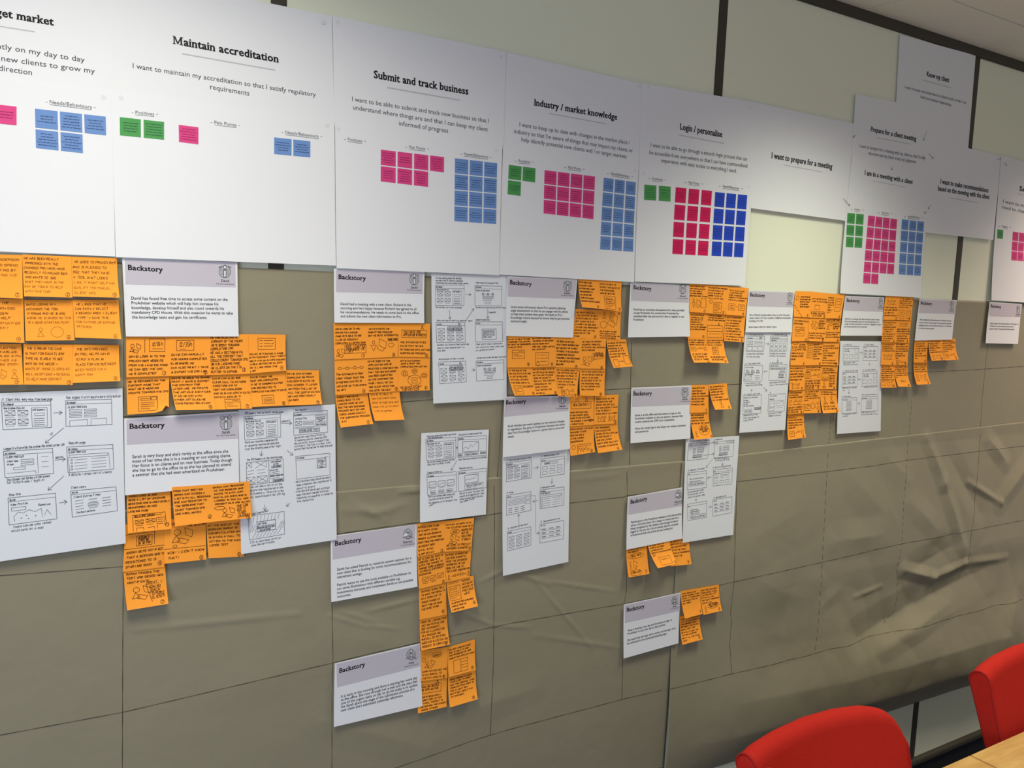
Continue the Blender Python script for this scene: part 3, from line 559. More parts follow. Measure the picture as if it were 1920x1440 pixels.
# ------------------------------------------------------------------ backstory cards
PP = {'David': 'The all-in-one adviser', 'Sarah': 'The client facing adviser', 'Patrick': 'The research perfectionist', 'Anna': 'The submit & process admin'}
def card(label, px, d, band, who, bs, icon, name, body, b0, bl, b1, long_i, cap, lifts=4, hb=9.5, role=None):
    s = Sheet('backstory_card', label, 'card', 'white backstory cards with a mauve-grey header', 'paper', px, (d, d, d+lifts, d+lifts), 8, 8, 2.5, .0006)
    c4 = [s.uv(*p) for p in band]
    def bl_(u, v): return tuple((c4[0][k]*(1-u)+c4[1][k]*u)*(1-v)+(c4[3][k]*(1-u)+c4[2][k]*u)*v for k in (0, 1))
    for i in range(8):
        for j in range(4): s.poly(('header_band', 'band'), [bl_(i/8, j/4), bl_((i+1)/8, j/4), bl_((i+1)/8, (j+1)/4), bl_(i/8, (j+1)/4)], .00025)
    s.type(('heading', 'ink'), 'Backstory', bs[0], bs[1], hb, .018, True)
    cx, cy, rx, ry = icon; bk = ('portrait_emblem', 'mgrey')
    def el(x, y, a, b, n=18): return [s.uv(cx+rx*(x+a*math.cos(t)), cy+ry*(y+b*math.sin(t))) for t in [2*math.pi*k/n for k in range(n+1)]]
    def pl(b_, pts, off): s.poly(b_, [s.uv(cx+rx*x, cy+ry*y) for x, y in pts], off)
    s.poly(('portrait_emblem', 'lgrey'), el(0, .12, .86, .86)[:-1], .0004); s.stroke(bk, el(0, .12, .9, .9), .0011, .0006)
    for k in range(5): s.stroke(bk, [s.uv(cx+rx*(-.75+.02*k), cy+ry*(-.3+.2*k)), s.uv(cx+rx*(-.2), cy+ry*(-.25+.2*k))], .0006, .0007); s.stroke(bk, [s.uv(cx+rx*.2, cy+ry*(-.25+.2*k)), s.uv(cx+rx*.75, cy+ry*(-.3+.2*k))], .0006, .0007)
    pl(bk, [(-.26, .9), (-.24, -.2), (0, -.4), (.24, -.2), (.26, .9), (0, .98)], .0008)
    pl(('portrait_highlight', 'paper'), [(-.12, .85), (-.12, 0), (.12, 0), (.12, .85)], .0010)
    s.poly(bk, el(0, -.62, .3, .32, 12)[:-1], .0011); s.poly(('portrait_highlight', 'paper'), el(0, -.56, .17, .2, 10)[:-1], .0013)
    if who in ('Patrick', 'Anna'):
        s.stroke(bk, [s.uv(cx-rx*1.05, cy+ry*.75), s.uv(cx, cy+ry*.45), s.uv(cx+rx*1.05, cy+ry*.75)], .0016, .0014); pl(('portrait_highlight', 'paper'), [(-.8, .1), (-.2, -.05), (-.2, .55), (-.8, .7)] if who == 'Patrick' else [(-.1, .5), (.1, .5), (.1, .9), (-.1, .9)], .0012)
    elif who == 'Sarah':
        s.stroke(bk, el(-.55, -.75, .35, .22, 10), .0009, .0014); s.stroke(bk, el(.5, -.8, .3, .2, 10), .0009, .0014)
    else:
        s.stroke(bk, [s.uv(cx-rx*.95, cy-ry*.55), s.uv(cx-rx*.5, cy-ry*.75)], .0012, .0014); s.stroke(bk, [s.uv(cx+rx*.5, cy-ry*.75), s.uv(cx+rx*.95, cy-ry*.55)], .0012, .0014)
    sl = (band[1][1]-band[0][1])/(band[1][0]-band[0][0])
    nx, ny, nc = name; wn = nc*.62*len(who)*.95
    s.type(('name_text', 'ink'), who, (nx-wn/2, ny-sl*wn/2), (nx+wn/2, ny+sl*wn/2), nc, .012)
    rr = role or PP[who]; wr = rx*2.9
    s.type(('name_text', 'ink'), rr, (nx-wr/2, ny+nc*.95-sl*wr/2), (nx+wr/2, ny+nc*.95+sl*wr/2), nc*.55)
    w_long = print_geo(body[long_i], .006, False)[2]; n = len(body)
    A, L0, B = s.uv(*b0), s.uv(*bl), s.uv(*b1)
    fl = long_i/(n-1); La = (A[0]+(B[0]-A[0])*fl, A[1]+(B[1]-A[1])*fl); dv = (L0[0]-La[0], L0[1]-La[1])
    cu_ = A[1]-s.uv(b0[0], b0[1]-cap)[1]
    for i, t in enumerate(body):
        if not t: continue
        f = i/(n-1); a = (A[0]+(B[0]-A[0])*f, A[1]+(B[1]-A[1])*f); k = print_geo(t, .006, False)[2]/w_long
        s.type(('body_text', 'ink'), t, a, (a[0]+dv[0]*k, a[1]+dv[1]*k), cu_, .006, px=False)
    return s.done()
card('backstory card about knowledge tests and certificates', [(229, 482.5), (445, 492), (447.5, 631), (236, 631)], 6,
     [(234, 486), (441, 494), (442, 538.7), (235.5, 533)], 'David', ((240, 506), (305.5, 510)), (421.5, 508, 12, 12.5), (422, 529, 5),
     ['David has found free time to access some content on the', 'PruAdviser website which will help him increase his', 'knowledge, develop himself and also count towards his', 'mandatory CPD Hours. With this ocassion he wants to take', 'the knowledge tests and gain his certificates.'],
     (246, 561.5), (436.5, 589.5), (247.5, 597), 3, 5.6)
card('backstory card about rarely being at the office', [(232.5, 784.5), (447, 771), (448.5, 909), (234.5, 928.7)], 6,
     [(237, 788), (445, 774), (447, 822), (238, 833.7)], 'Sarah', ((243, 804), (309, 801)), (423.5, 792.5, 12.5, 13), (423.5, 812.5, 5),
     ["Sarah is very busy and she's rarely at the office since she", 'most of her time she is in a meeting or out visiting clients.', 'Her focus is on clients and on new business. Today though', 'she has to go to the office to as she has planned to attend', 'a seminar that she had seen advertised on PruAdviser.'],
     (248, 859), (435, 864.5), (248.5, 893.5), 2, 5.8)
card('backstory card about a happy meeting with a new client', [(626, 503.7), (796, 510), (795.5, 606), (627, 605)], 6,
     [(630, 507), (793, 512), (792, 551), (630, 547.5)], 'David', ((634.5, 523), (686, 526)), (776.5, 523, 9.5, 11), (776.5, 541, 4.2),
     ['David had a meeting with a new client, Richard in the', "morning and he's happy because Richard has agreed to all", 'his recommendations. He needs to come back to the office', 'and submit the new client information to Pru.'],
     (638.5, 572), (785, 589), (638.5, 595), 2, 4.8, hb=8.5)
card('backstory card about pension planning information', [(951, 518), (1082.5, 523.7), (1074.4, 633), (949, 630)], 7,
     [(953, 520), (1081, 525), (1078, 560.6), (952, 556)], 'David', ((956, 533), (996.5, 536.5)), (1064, 536, 8, 10.5), (1063, 551.5, 3.8),
     ["David wants information about Pru's pension planning", 'angle development so that he can engage with his clients', "to help them achieve their goals. He heads to Pru's", "Knowledge Centre because he knows they've got precious", 'technical insight.'],
     (958, 577.5), (1067.5, 599.5), (957, 604), 3, 4.3, hb=8)
card('backstory card about industry and regulation updates', [(946, 744), (1068, 742), (1069, 841.7), (942.5, 857.5)], 7,
     [(948, 746), (1066.5, 745), (1066, 770), (945, 781.7)], 'Sarah', ((948.5, 758.5), (986, 756)), (1054, 748, 8, 9), (1054, 763, 3.8),
     ['Sarah decides she needs updates on the industry changes', 'in regulations. She goes to PruAdviser because she thinks', "that Pru's Knowledge Centre is a great tool to serve her", 'needs.'],
     (952, 801), (1059, 797), (952, 821), 1, 4.2, hb=8)
card('backstory card about registering with a new username', [(1182.5, 528.7), (1292.5, 535), (1293.7, 631), (1177.5, 632.5)], 6,
     [(1184, 531), (1292, 536.5), (1291, 567.5), (1183, 563.7)], 'David', ((1187.5, 542), (1221, 545)), (1280, 541.5, 6.8, 9.5), (1280, 557, 3.5),
     ['David has an username and password for every provider', "except Prudential. he's noticed that Prudential has", "refreshed their site and now he's able to register to use", 'PruAdviser.'],
     (1188, 582), (1283.5, 583.5), (1187.5, 601), 0, 3.9, hb=7.5)
card('backstory card about a forgotten username and password', [(1184, 727), (1296, 722.5), (1294.4, 822), (1182, 831)], 6,
     [(1186, 729.5), (1294.5, 725), (1294, 758.5), (1185, 762.7)], 'Sarah', ((1187.5, 741.5), (1222, 741)), (1284, 736, 6.8, 9.5), (1284, 750, 3.5),
     ['Sarah is at the office and she wants to login to the', 'PruAdviser website so she can attend a seminar that', 'counts towards her CPD hour completion.', '', 'Since she rarely logs in she forgot her unique username', 'and password.'],
     (1190.5, 780.5), (1285.5, 799), (1191, 811.5), 4, 3.9, hb=7.5)
card('narrow backstory card about the yearly review of an existing client', [(1404, 544), (1490, 546.7), (1485, 623), (1397.4, 623)], 6,
     [(1405, 546), (1489, 548.5), (1487, 576), (1403, 574)], 'David', ((1406, 555.5), (1434, 557.5)), (1481, 556, 4.8, 8.5), (1480.5, 569, 3),
     ["One of David's existing clients. Steve is up for his yearly", 'review. Steve is 37, has a number of different investments', 'including a Pru ISA.', '', "Steve's been a client for about 3 years."],
     (1405, 592), (1482.5, 597.5), (1403.5, 614.5), 1, 3.3, hb=6.5)
card('torn-edged backstory card about being in the client meeting', [(1585, 554.4), (1658, 557.5), (1653.7, 629.4), (1575.6, 629.4)], 6,
     [(1585.5, 556), (1657, 559), (1656, 584.6), (1583, 582)], 'David', ((1587, 565.5), (1611.5, 567.5)), (1651.3, 565.5, 3.8, 8), (1651, 577, 2.8),
     ['David is in a meeting with Steve doing his yearly review.', 'From the preparation done for the meeting there are a', 'couple of things that David would like to highlight to Steve', 'and discuss possible next outcomes.'],
     (1584, 599), (1652, 610), (1582.5, 613.5), 2, 3.1, hb=6)
card('backstory card about work after the meeting, above the paired orange notes', [(1724.6, 559.6), (1794, 562.7), (1785, 636.7), (1715, 638.7)], 6,
     [(1725, 561), (1793, 564), (1791, 589), (1723, 586.7)], 'David', ((1726, 570.5), (1747, 572.5)), (1784.5, 571, 3.8, 7.5), (1784, 582.5, 2.8),
     ['After meeting Steve David returns to the office and writes', 'up the outcome of the meeting. He processes the required', 'suitability report to send to Steve and signs in to PruAdviser', 'to make the updates agreed.'],
     (1724, 600.5), (1784, 613), (1722, 616.5), 2, 3, hb=6)
card('small backstory card at the far right, hung away from the others', [(1855.6, 566), (1916.5, 569.5), (1908.6, 645), (1848, 643.5)], 6,
     [(1856, 568), (1915.5, 571), (1913.7, 594.4), (1854.4, 592.8)], 'David', ((1857.5, 576), (1876.5, 578.5)), (1909, 579, 3.4, 7), (1908.5, 590.5, 2.6),
     ["Steve's agreed to the recommendations so David logs in to", 'PruAdviser. He clicks the facility and just needs to', 'request to finish the changes that have been agreed.'],
     (1856.5, 607.5), (1909.5, 609), (1855, 617.5), 0, 2.8, hb=5.6)
card('backstory card about researching retirement savings', [(620, 1005), (781, 982.8), (782.8, 1100), (621, 1129)], 5,
     [(623, 1006.5), (779, 984), (778, 1024), (624, 1049)], 'Patrick', ((628, 1023.5), (677.5, 1015)), (764.5, 1000, 9, 10), (764.5, 1018, 4.2),
     ['Sarah has asked Patrick to research somem options for a', 'new client that is looking for some recommendations for', 'retirement savings.', '', 'Patrick wants to use the tools available on PruAdviser to', 'run some illustrations with different variable e.g.', 'investments amounts and investment funds to see possible', 'outcomes.'],
     (632, 1070), (774.5, 1089), (632, 1121), 6, 4.8, hb=8.5)
card('lowest backstory card, about an early morning work day', [(627.7, 1243.7), (787.5, 1206), (792, 1324), (626, 1363)], 5,
     [(631, 1245), (786, 1209), (788, 1249), (632, 1288.7)], 'Anna', ((636, 1262), (684.5, 1249)), (770.5, 1226, 9.2, 10.5), (771, 1244.5, 4.2),
     ['It is early in the morning and Anna is starting her work day', 'at the office. She runs through her e-mail and she sees that', 'one of the urgent tasks on her to do list today is to update', 'the Sarah about the stage of the submission process of a', "new client she's submitted yesterday afternoon."],
     (639.5, 1308), (782.5, 1279), (639, 1334.5), 1, 4.8, hb=8.5)
card('backstory card about finding a fund fact sheet', [(1177, 931.6), (1279, 913.6), (1279.4, 1009.7), (1174.4, 1030.8)], 5,
     [(1179, 933), (1278, 916), (1279, 948), (1178, 965)], 'Patrick', ((1182, 945), (1213, 938)), (1272, 926, 6, 8), (1272, 942, 3.4),
     ['Patrick goes to the PruAdviser website to find information', 'about a fund fact sheet. He is happy to notice that he is', "being recognised by the website even though he hasn't", "logged in. He can see a list of articles that he's recently", 'accessed and finds the article he was looking for.'],
     (1183, 981), (1277.5, 965), (1182, 1005.5), 0, 3.9, hb=7.5)
card('lowest backstory card on the right, about logging in to start the day', [(1169.7, 1133.4), (1276, 1110.8), (1272, 1206), (1169, 1234.7)], 5,
     [(1171.5, 1135), (1274.5, 1113), (1274.7, 1145), (1172, 1167.8)], 'Anna', ((1175, 1147), (1208, 1140)), (1264.5, 1125, 5.8, 8.3), (1264.5, 1138.5, 3.2),
     ['Anna is starting a new day and she wants to login to', 'PruAdviser to carry her day to day activities.', '', 'She easily finds the login call to action, and she signs in to', 'be redirected to her personalised landing page.'],
     (1177, 1184), (1266.5, 1179), (1176, 1208.5), 3, 3.9, hb=7.5)

# ------------------------------------------------------------------ hand-drawn wireframe sheets
PEN = ('pen_drawing', 'pen')
PW = .8
def wsheet(label, px, d, **k):
    return Sheet('sketch_sheet', label, 'sheet', 'white sheets of hand-drawn screens', 'thin', px, d, 10, 12, 2.6, .0008)
class Q:
    "draws on a sheet in the coordinates of one enlarged crop of the photograph"
    def __init__(s, sh, ox, oy, sc): s.s, s.c = sh, crop(ox, oy, sc); s.sc = sc
    def uv(s, x, y): return s.s.uv(*s.c(x, y))
    def line(s, *pts, w=.0006, bk=PEN): s.s.stroke(bk, [s.uv(*p) for p in pts], w)
    def frame(s, q, w=.00075, bar=None):
        "q: TL TR BR BL in crop coordinates"
        c = [s.uv(*p) for p in q]; s.s.stroke(PEN, c+[c[0]], w); s.q = c
        if bar: s.il((0, bar), (1, bar))
    def m(s, u, v):
        a, b, c, d = s.q; return tuple((a[k]*(1-u)+b[k]*u)*(1-v)+(d[k]*(1-u)+c[k]*u)*v for k in (0, 1))
    def il(s, *pts, w=.00055, bk=PEN): s.s.stroke(bk, [s.m(*p) for p in pts], w)
    def ib(s, x0, y0, x1, y1, w=.0006, x=False, bk=PEN):
        s.il((x0, y0), (x1, y0), (x1, y1), (x0, y1), (x0, y0), w=w, bk=bk)
        if x: s.il((x0, y0), (x1, y1), w=w, bk=bk); s.il((x1, y0), (x0, y1), w=w, bk=bk)
    def it(s, text, x0, y, x1, capf, w=.0006, bk=PEN): s.s.hand(bk, text, s.m(x0, y), s.m(x1, y), capf*abs(s.q[3][1]-s.q[0][1]), w)
    def t(s, text, x0, y0, x1, y1, cap=9, w=.00055):
        s.s.hand(PEN, text, s.uv(x0, y0), s.uv(x1, y1), cap/s.sc*1.0*(s.uv(x0, y0)[1]-s.uv(x0, y0-s.sc)[1]), w)
    def arr(s, x0, y0, x1, y1): arrow(s.s, s.c(x0, y0), s.c(x1, y1), PEN, .0008, .006)
    def body(s, kind):
        if kind == 'welcome':
            s.it('Bulldeser', .03, .12, .25, .07); s.it('Welcome David', .04, .26, .45, .07)
            for (x, y) in ((.06, .32), (.32, .32), (.06, .64), (.32, .64)): s.ib(x, y, x+.2, y+.18, x=True); s.il((x, y+.24), (x+.18, y+.24))
            s.ib(.6, .24, .92, .94); s.it('CPD Summary', .62, .34, .88, .05); s.ib(.66, .44, .86, .54)
            for k in range(4): s.il((.64, .64+.08*k), (.86, .64+.08*k), w=.0009)
        elif kind == 'form':
            s.it('Bulldeser', .03, .12, .22, .06); s.it('CLIENT PROFILES', .05, .3, .45, .07)
            for k in range(3):
                s.ib(.08, .36+.12*k, .34, .42+.12*k); s.ib(.4, .36+.12*k, .66, .42+.12*k)
            s.il((.08, .98), (.08, .78), (.46, .76), (.46, .98)); s.il((.54, .98), (.54, .74), (.88, .74), (.88, .98))
        elif kind == 'side':
            s.it('Bulldeser', .03, .12, .25, .06); s.it('CLIENT PROFILES', .04, .27, .4, .07); s.il((.68, .15), (.68, .93)); s.it('Client Type', .06, .42, .28, .06); s.ib(.34, .36, .6, .44)
            s.it('Risk', .06, .54, .2, .06); s.ib(.34, .5, .6, .58); s.ib(.18, .64, .42, .73)
            for k in range(3): s.il((.76, .3+.2*k), (.9, .3+.2*k))
            s.il((.05, .85), (.62, .83), (.64, .95))
        elif kind == 'results':
            s.it('Bulldesq', .03, .12, .22, .06); s.it('CLIENT PROFILES', .03, .25, .4, .06); s.ib(.04, .32, .88, .42); s.il((.02, .42), (.04, .98)); s.il((.9, .32), (.92, .95))
            for k in range(4):
                s.s.stroke(PEN, [s.m(x, y) for x, y in ell(.09, .52+.12*k, .02, .03, 8)], .0006); s.il((.15, .52+.12*k), (.42, .51+.12*k)); s.il((.52, .51+.12*k), (.84, .5+.12*k))
        elif kind == 'map':
            s.it('Bulle', .03, .12, .15, .07); s.it('View Profile', .05, .3, .4, .07); s.ib(.06, .38, .36, .5); s.it('Remove', .62, .42, .88, .07)
            s.il((.12, .9), (.1, .72), (.2, .56), (.3, .62), (.42, .52), (.55, .62), (.68, .52), (.7, .85)); s.il((.74, .8), (.8, .6), (.88, .8))
            for p in ((.25, .8), (.36, .72), (.4, .85), (.55, .78)): s.il(p, (p[0]+.012, p[1]), w=.0015)
        elif kind == 'cols':
            s.it('Bulle', .03, .1, .15, .06); s.it('Client Extras Filter', .06, .28, .65, .07)
            for i in range(3):
                for j in range(4): s.il((.08+.3*i, .4+.11*j), (.26+.3*i, .39+.11*j), w=.0008 if i else .0006)
            s.it('Contact details', .1, .88, .5, .06); s.ib(.36, .55, .58, .66)
        elif kind == 'article':
            s.it('Bulldeser', .02, .13, .24, .07); s.it('Article Title', .05, .32, .38, .08); s.ib(.05, .4, .23, .57, x=True)
            for k in range(4): s.il((.27, .42+.05*k), (.6, .42+.05*k)); 
            s.il((.04, .66), (.62, .66)); s.il((.04, .71), (.62, .71)); s.ib(.16, .76, .76, .91, w=.0009); s.it('KNOWLEDGE TEST', .19, .87, .72, .07)
            s.ib(.64, .2, .97, .48); s.it('Activity that', .67, .3, .93, .05); s.it('counts towards', .67, .38, .93, .05); s.it('CPD', .74, .46, .85, .05); s.ib(.64, .54, .97, .68); s.it('Start Filling Now', .66, .64, .95, .06)
        elif kind == 'summary':
            for x, y, x1, y1 in ((.0, .0, .14, .25), (.24, 0, .54, .28)): s.il((x, y), (x1, y1)); s.il((x1, y), (x, y1)); s.il((x1, y), (x1, y1))
            for k in range(4): s.il((.03+.26*(k % 2), .38+.14*(k//2)), (.2+.3*(k % 2), .37+.14*(k//2)))
            s.ib(.0, .66, .22, .96, x=True); s.ib(.28, .66, .55, .94, x=True); s.il((.6, 0), (.6, 1), w=.0009); s.it('CPD SUMMARY', .66, .12, .95, .06); s.it('12/35', .72, .22, .86, .06); s.ib(.67, .26, .95, .36); s.it('ADD HOURS', .7, .34, .92, .06)
            s.it('Activities', .63, .48, .85, .05)
            for k in range(2): s.il((.64, .55+.08*k), (.67, .55+.08*k)); s.il((.7, .55+.08*k), (.88, .55+.08*k), w=.0009)
            s.it('RECENTLY BOOKED THIS', .63, .74, .98, .06); s.il((.64, .82), (.88, .82)); s.ib(.7, .88, .98, .98); s.it('FIND WEBINAR', .72, .96, .96, .06)
        elif kind == 'notify':
            s.it('Pru Adviser', .03, .12, .25, .07); s.il((0, .18), (.6, .18)); s.il((.85, .15), (.97, .14)); s.ib(.62, .18, .88, .62, w=.001); s.it('Notes 2', .65, .3, .85, .06); s.it('Articles 1', .65, .38, .85, .06); s.it('1 new', .67, .46, .8, .05); s.il((.62, .5), (.88, .5)); s.it('Clear', .66, .6, .82, .06)
        elif kind == 'hatch':
            for k in range(9): s.il((.06+.1*k, .05), (.02+.1*k, .3)) if k not in () else 0
            for k in range(8): s.il((.2+.1*k, .72), (.08+.1*k, .95))
            for k in range(3): s.il((.02+.07*k, .7), (.12+.07*k, .42)); s.il((.82+.06*k, .7), (.92+.04*k, .4))
            s.ib(.23, .3, .75, .72, w=.001); s.it('well done!', .26, .42, .5, .08); s.ib(.25, .48, .73, .6); s.it('Download with this help', .26, .58, .7, .08); s.it('your certificate', .3, .69, .6, .07)
        elif kind == 'chart':
            s.it('Bulldesq', .03, .12, .2, .06); s.ib(.17, .25, .72, .75, w=.0009); s.il((.19, .6), (.28, .5), (.36, .62), (.45, .4), (.51, .52), (.62, .33), (.7, .32))
            s.ib(.02, .82, .16, .95); s.it('Back', .04, .92, .13, .06); s.ib(.24, .8, .7, .93); s.it('Save & Compare', .27, .9, .67, .06); s.ib(.78, .77, .97, .9); s.it('Download', .8, .87, .95, .05)
        elif kind == 'charts':
            s.it('Bulldeser', .03, .13, .24, .06)
            for i in range(3): s.ib(.06+.31*i, .38, .3+.31*i, .65, w=.0009); s.il(*[(.08+.31*i+.04*k, .58-.06*(k % 2)-.01*k) for k in range(6)]); s.il((.06+.31*i, .72), (.26+.31*i, .71)); s.ib(.1+.28*i, .82, .28+.29*i, .95); s.it(('Save', 'Print', 'Export')[i], .12+.28*i, .92, .25+.29*i, .06)
        elif kind == 'template':
            s.it('Bulldeser', .03, .13, .26, .06); s.ib(.23, .24, .7, .64, w=.0009); s.il((.25, .5), (.34, .42), (.4, .5), (.48, .4), (.54, .46), (.66, .27)); s.ib(.22, .7, .88, .96); s.it('SAVE AS TEMPLATE?', .27, .82, .82, .08); s.ib(.3, .86, .44, .95); s.ib(.52, .86, .62, .95)
        elif kind == 'boxes':
            s.it('Bulder', .04, .12, .2, .06)
            for i in range(3):
                for j in range(2): s.ib(.06+.32*i, .3+.34*j, .28+.32*i, .52+.34*j, x=True); s.il((.08+.3*i, .58+.34*j), (.24+.3*i, .57+.34*j))
        elif kind == 'tip':
            s.body('boxes'); s.ib(.4, .2, .88, .42, w=.001); s.it('Your applications', .43, .3, .85, .06); s.it('is awaiting reply', .43, .38, .85, .06); s.s.stroke(PEN, [s.m(x, y) for x, y in ell(.8, .1, .03, .05, 8)], .0014)
        elif kind == 'steps':
            s.it('Bulldeser', .03, .1, .25, .06); s.it('Submit new application', .04, .27, .55, .06)
            for k in range(3): s.s.stroke(PEN, [s.m(x, y) for x, y in ell(.3+.18*k, .42, .03, .05, 10)], .0012)
            s.il((.35, .42), (.44, .42)); s.il((.53, .42), (.62, .42)); s.ib(.3, .52, .68, .6, w=.001); s.ib(.3, .66, .62, .74); s.ib(.38, .82, .58, .9)
        elif kind == 'popup':
            s.it('Bulle', .04, .1, .18, .06); s.ib(.24, .36, .76, .88, w=.0009)
            for k, t_ in enumerate(('Congratulations your', 'submission for new', 'application has', 'been sent')): s.it(t_, .27, .48+.1*k, .7, .06)
        elif kind == 'lines':
            s.it('Bulle', .04, .12, .18, .06)
            for k in range(5): s.il((.06, .26+.07*k), (.8-.05*(k % 2), .24+.07*k))
            s.ib(.78, .22, .95, .36); s.ib(.78, .44, .95, .6)
            for i in range(3):
                for j in range(3): s.il((.07+.26*i, .7+.1*j), (.22+.26*i, .69+.1*j), w=.001)
        elif kind == 'grid6':
            s.it('Bulle', .04, .12, .18, .06); s.ib(.15, .22, .7, .32); s.it('SEARCH', .18, .3, .4, .05)
            for i in range(3):
                for j in range(2): s.ib(.08+.31*i, .44+.26*j, .28+.31*i, .6+.26*j)
        elif kind == 'login':
            s.it('Bulle', .04, .1, .18, .05); s.ib(.6, .05, .97, .14)
            for k in range(3): s.it('email', .25, .36+.12*k, .4, .05); s.ib(.46, .3+.12*k, .76, .38+.12*k)
            s.it('Forgot password?', .25, .74, .7, .05); s.ib(.25, .79, .72, .88); s.it('Register here', .28, .87, .68, .05)
        elif kind == 'form2':
            s.it('Pru', .04, .12, .14, .06)
            for k, t_ in enumerate(('Do you want all your', 'emails monthly', 'select your reply date')): s.it(t_, .12, .42+.16*k, .85, .07)
            s.ib(.08, .64, .88, .8)
        elif kind == 'news':
            s.it('Pru', .03, .12, .12, .05); s.it('Latest News', .05, .28, .35, .06); s.ib(.4, .24, .85, .36)
            for k in range(3): s.ib(.06+.3*k, .7, .26+.3*k, .86); s.il((.08+.3*k, .55), (.24+.3*k, .54))
            s.ib(.06, .36, .26, .5); s.il((.35, .45), (.8, .43))
        elif kind == 'opts':
            s.it('Pru', .04, .2, .12, .05)
            for k, t_ in enumerate(('Help boxes', 'Keep me updated', 'View results')): s.it('o '+t_, .12, .42+.12*k, .62, .06)
            s.ib(.14, .74, .95, .92); s.it('Register new settings', .18, .87, .9, .06)
        elif kind == 'tiles':
            s.it('Welcome David', .06, .14, .55, .06); s.ib(.05, .22, .93, .32); s.it('Search all', .08, .3, .5, .05)
            for i in range(4):
                for j in range(2): s.ib(.05+.24*i, .44+.28*j, .2+.24*i, .62+.28*j); s.il((.06+.24*i, .67+.28*j), (.18+.24*i, .67+.28*j))
        elif kind == 'blog':
            s.it('Bulldeser', .04, .14, .35, .06); s.ib(.06, .3, .34, .56, x=True)
            for k in range(4): s.il((.42, .3+.09*k), (.93, .3+.09*k))
            for i in range(3): s.ib(.06+.3*i, .66, .32+.3*i, .92)
            s.ib(.72, .05, .82, .15, w=.0015)
        elif kind == 'dash':
            s.it('Your savings', .06, .16, .5, .06)
            for i in range(3): s.it('Data', .1+.28*i, .34, .3+.28*i, .06); s.ib(.1+.28*i, .42, .28+.28*i, .48, w=.0012)
            s.it('Your investments', .04, .6, .5, .06); s.ib(.05, .66, .42, .92); s.il((.08, .86), (.16, .74), (.24, .84), (.34, .7), (.4, .72))
            for k in range(3): s.il((.6, .66+.1*k), (.85, .66+.1*k), w=.0009)
        elif kind == 'msgs':
            s.it('Search client', .06, .12, .5, .06); s.ib(.04, .16, .94, .32); s.it('Today a new meeting to add', .08, .28, .9, .06); s.it('Contacts', .6, .46, .9, .07); s.ib(.54, .52, .92, .86)
            for k in range(3): s.it('Message', .56, .64+.1*k, .86, .06)
        elif kind == 'checks':
            s.it('Report for this client', .06, .14, .8, .06)
            for k in range(4): s.ib(.05, .22+.1*k, .1, .28+.1*k); s.it(('Summary', 'Details', 'Risk', 'Further investments')[k], .14, .28+.1*k, .3+.1*k, .05)
            s.ib(.64, .66, .98, .78, w=.0012); s.it('Download', .67, .76, .94, .07); s.ib(.08, .74, .5, .92); s.it('Next step', .12, .86, .46, .07)
        elif kind == 'trend':
            s.it('Your tools', .08, .12, .5, .06); s.it('Comments', .06, .3, .4, .05); s.ib(.06, .38, .4, .72); s.ib(.5, .38, .9, .68); s.il((.08, .62), (.2, .5), (.3, .56), (.38, .5)); s.il((.52, .56), (.66, .5), (.75, .42), (.88, .5)); s.ib(.06, .78, .38, .94); s.il((.52, .8), (.86, .78))
        elif kind == 'cats':
            s.it('Your jobs', .06, .26, .45, .06); s.it('Activities', .08, .38, .5, .06); s.ib(.74, .16, .95, .45)
            for i in range(3): s.ib(.06+.33*i, .56, .28+.33*i, .82)
        elif kind == 'table':
            s.it('Bulle', .05, .12, .25, .06)
            for j in range(3):
                for i in range(3): s.it(('Name', 'Value', 'Date')[i], .08+.3*i, .32+.2*j, .28+.3*i, .06)
                s.il((.06, .38+.2*j), (.9, .38+.2*j))
        elif kind == 'phone':
            s.it('Pru name', .05, .14, .35, .06); s.ib(.32, .24, .62, .7)
            for k in range(6): s.il((.34, .32+.06*k), (.6, .32+.06*k))
            s.it('View details', .28, .82, .65, .06)
        if kind in ('form', 'side', 'results', 'map', 'cols', 'article', 'chart', 'charts', 'template', 'lines', 'grid6', 'boxes', 'tip', 'steps', 'popup', 'news', 'opts', 'welcome', 'login', 'form2', 'phone', 'cats', 'tiles', 'blog'):
            s.il((0, .15), (1, .15))

s = wsheet('large sheet of six pen-drawn screens at the far left edge', [(-170, 744), (229.5, 728), (235.7, 1018.7), (-170, 1077)], (5, 5, 8, 8)); q = Q(s, 0, 700, 4)
q.frame([(10, 215), (380, 207), (385, 405), (22, 422)]); q.body('welcome'); q.t('(1) Client links  many ways from home page', 10, 205, 392, 200, 18)
q.frame([(492, 203), (836, 193), (840, 383), (495, 398)]); q.body('form'); q.t('Has logged in will require more information', 497, 190, 905, 178, 18)
q.arr(403, 296, 466, 294); q.arr(478, 408, 340, 522); q.t('(2)', 370, 465, 410, 458, 16)
q.frame([(25, 585), (394, 562), (402, 750), (38, 782)]); q.body('side'); q.t('Logged in will provide the system the latest on her job', 28, 575, 483, 540, 18)
q.frame([(500, 552), (846, 533), (853, 717), (510, 745)]); q.body('results'); q.t('Results page', 515, 532, 640, 525, 18); q.arr(412, 650, 490, 642); q.t('Search', 416, 640, 470, 632, 16)
q.t('The chosen variables will be saved', 48, 808, 372, 776, 18); q.t('for future use / login in', 50, 828, 330, 806, 18); q.t('A details / drawn list of clients', 515, 770, 838, 745, 18); q.arr(478, 770, 360, 876)
q.frame([(60, 935), (415, 898), (427, 1090), (68, 1136)]); q.body('map'); q.t('Show this', 66, 920, 155, 910, 16); q.t('Tasks can be also listed', 98, 1160, 382, 1122, 16); q.t('locations on a map', 80, 1190, 326, 1160, 16)
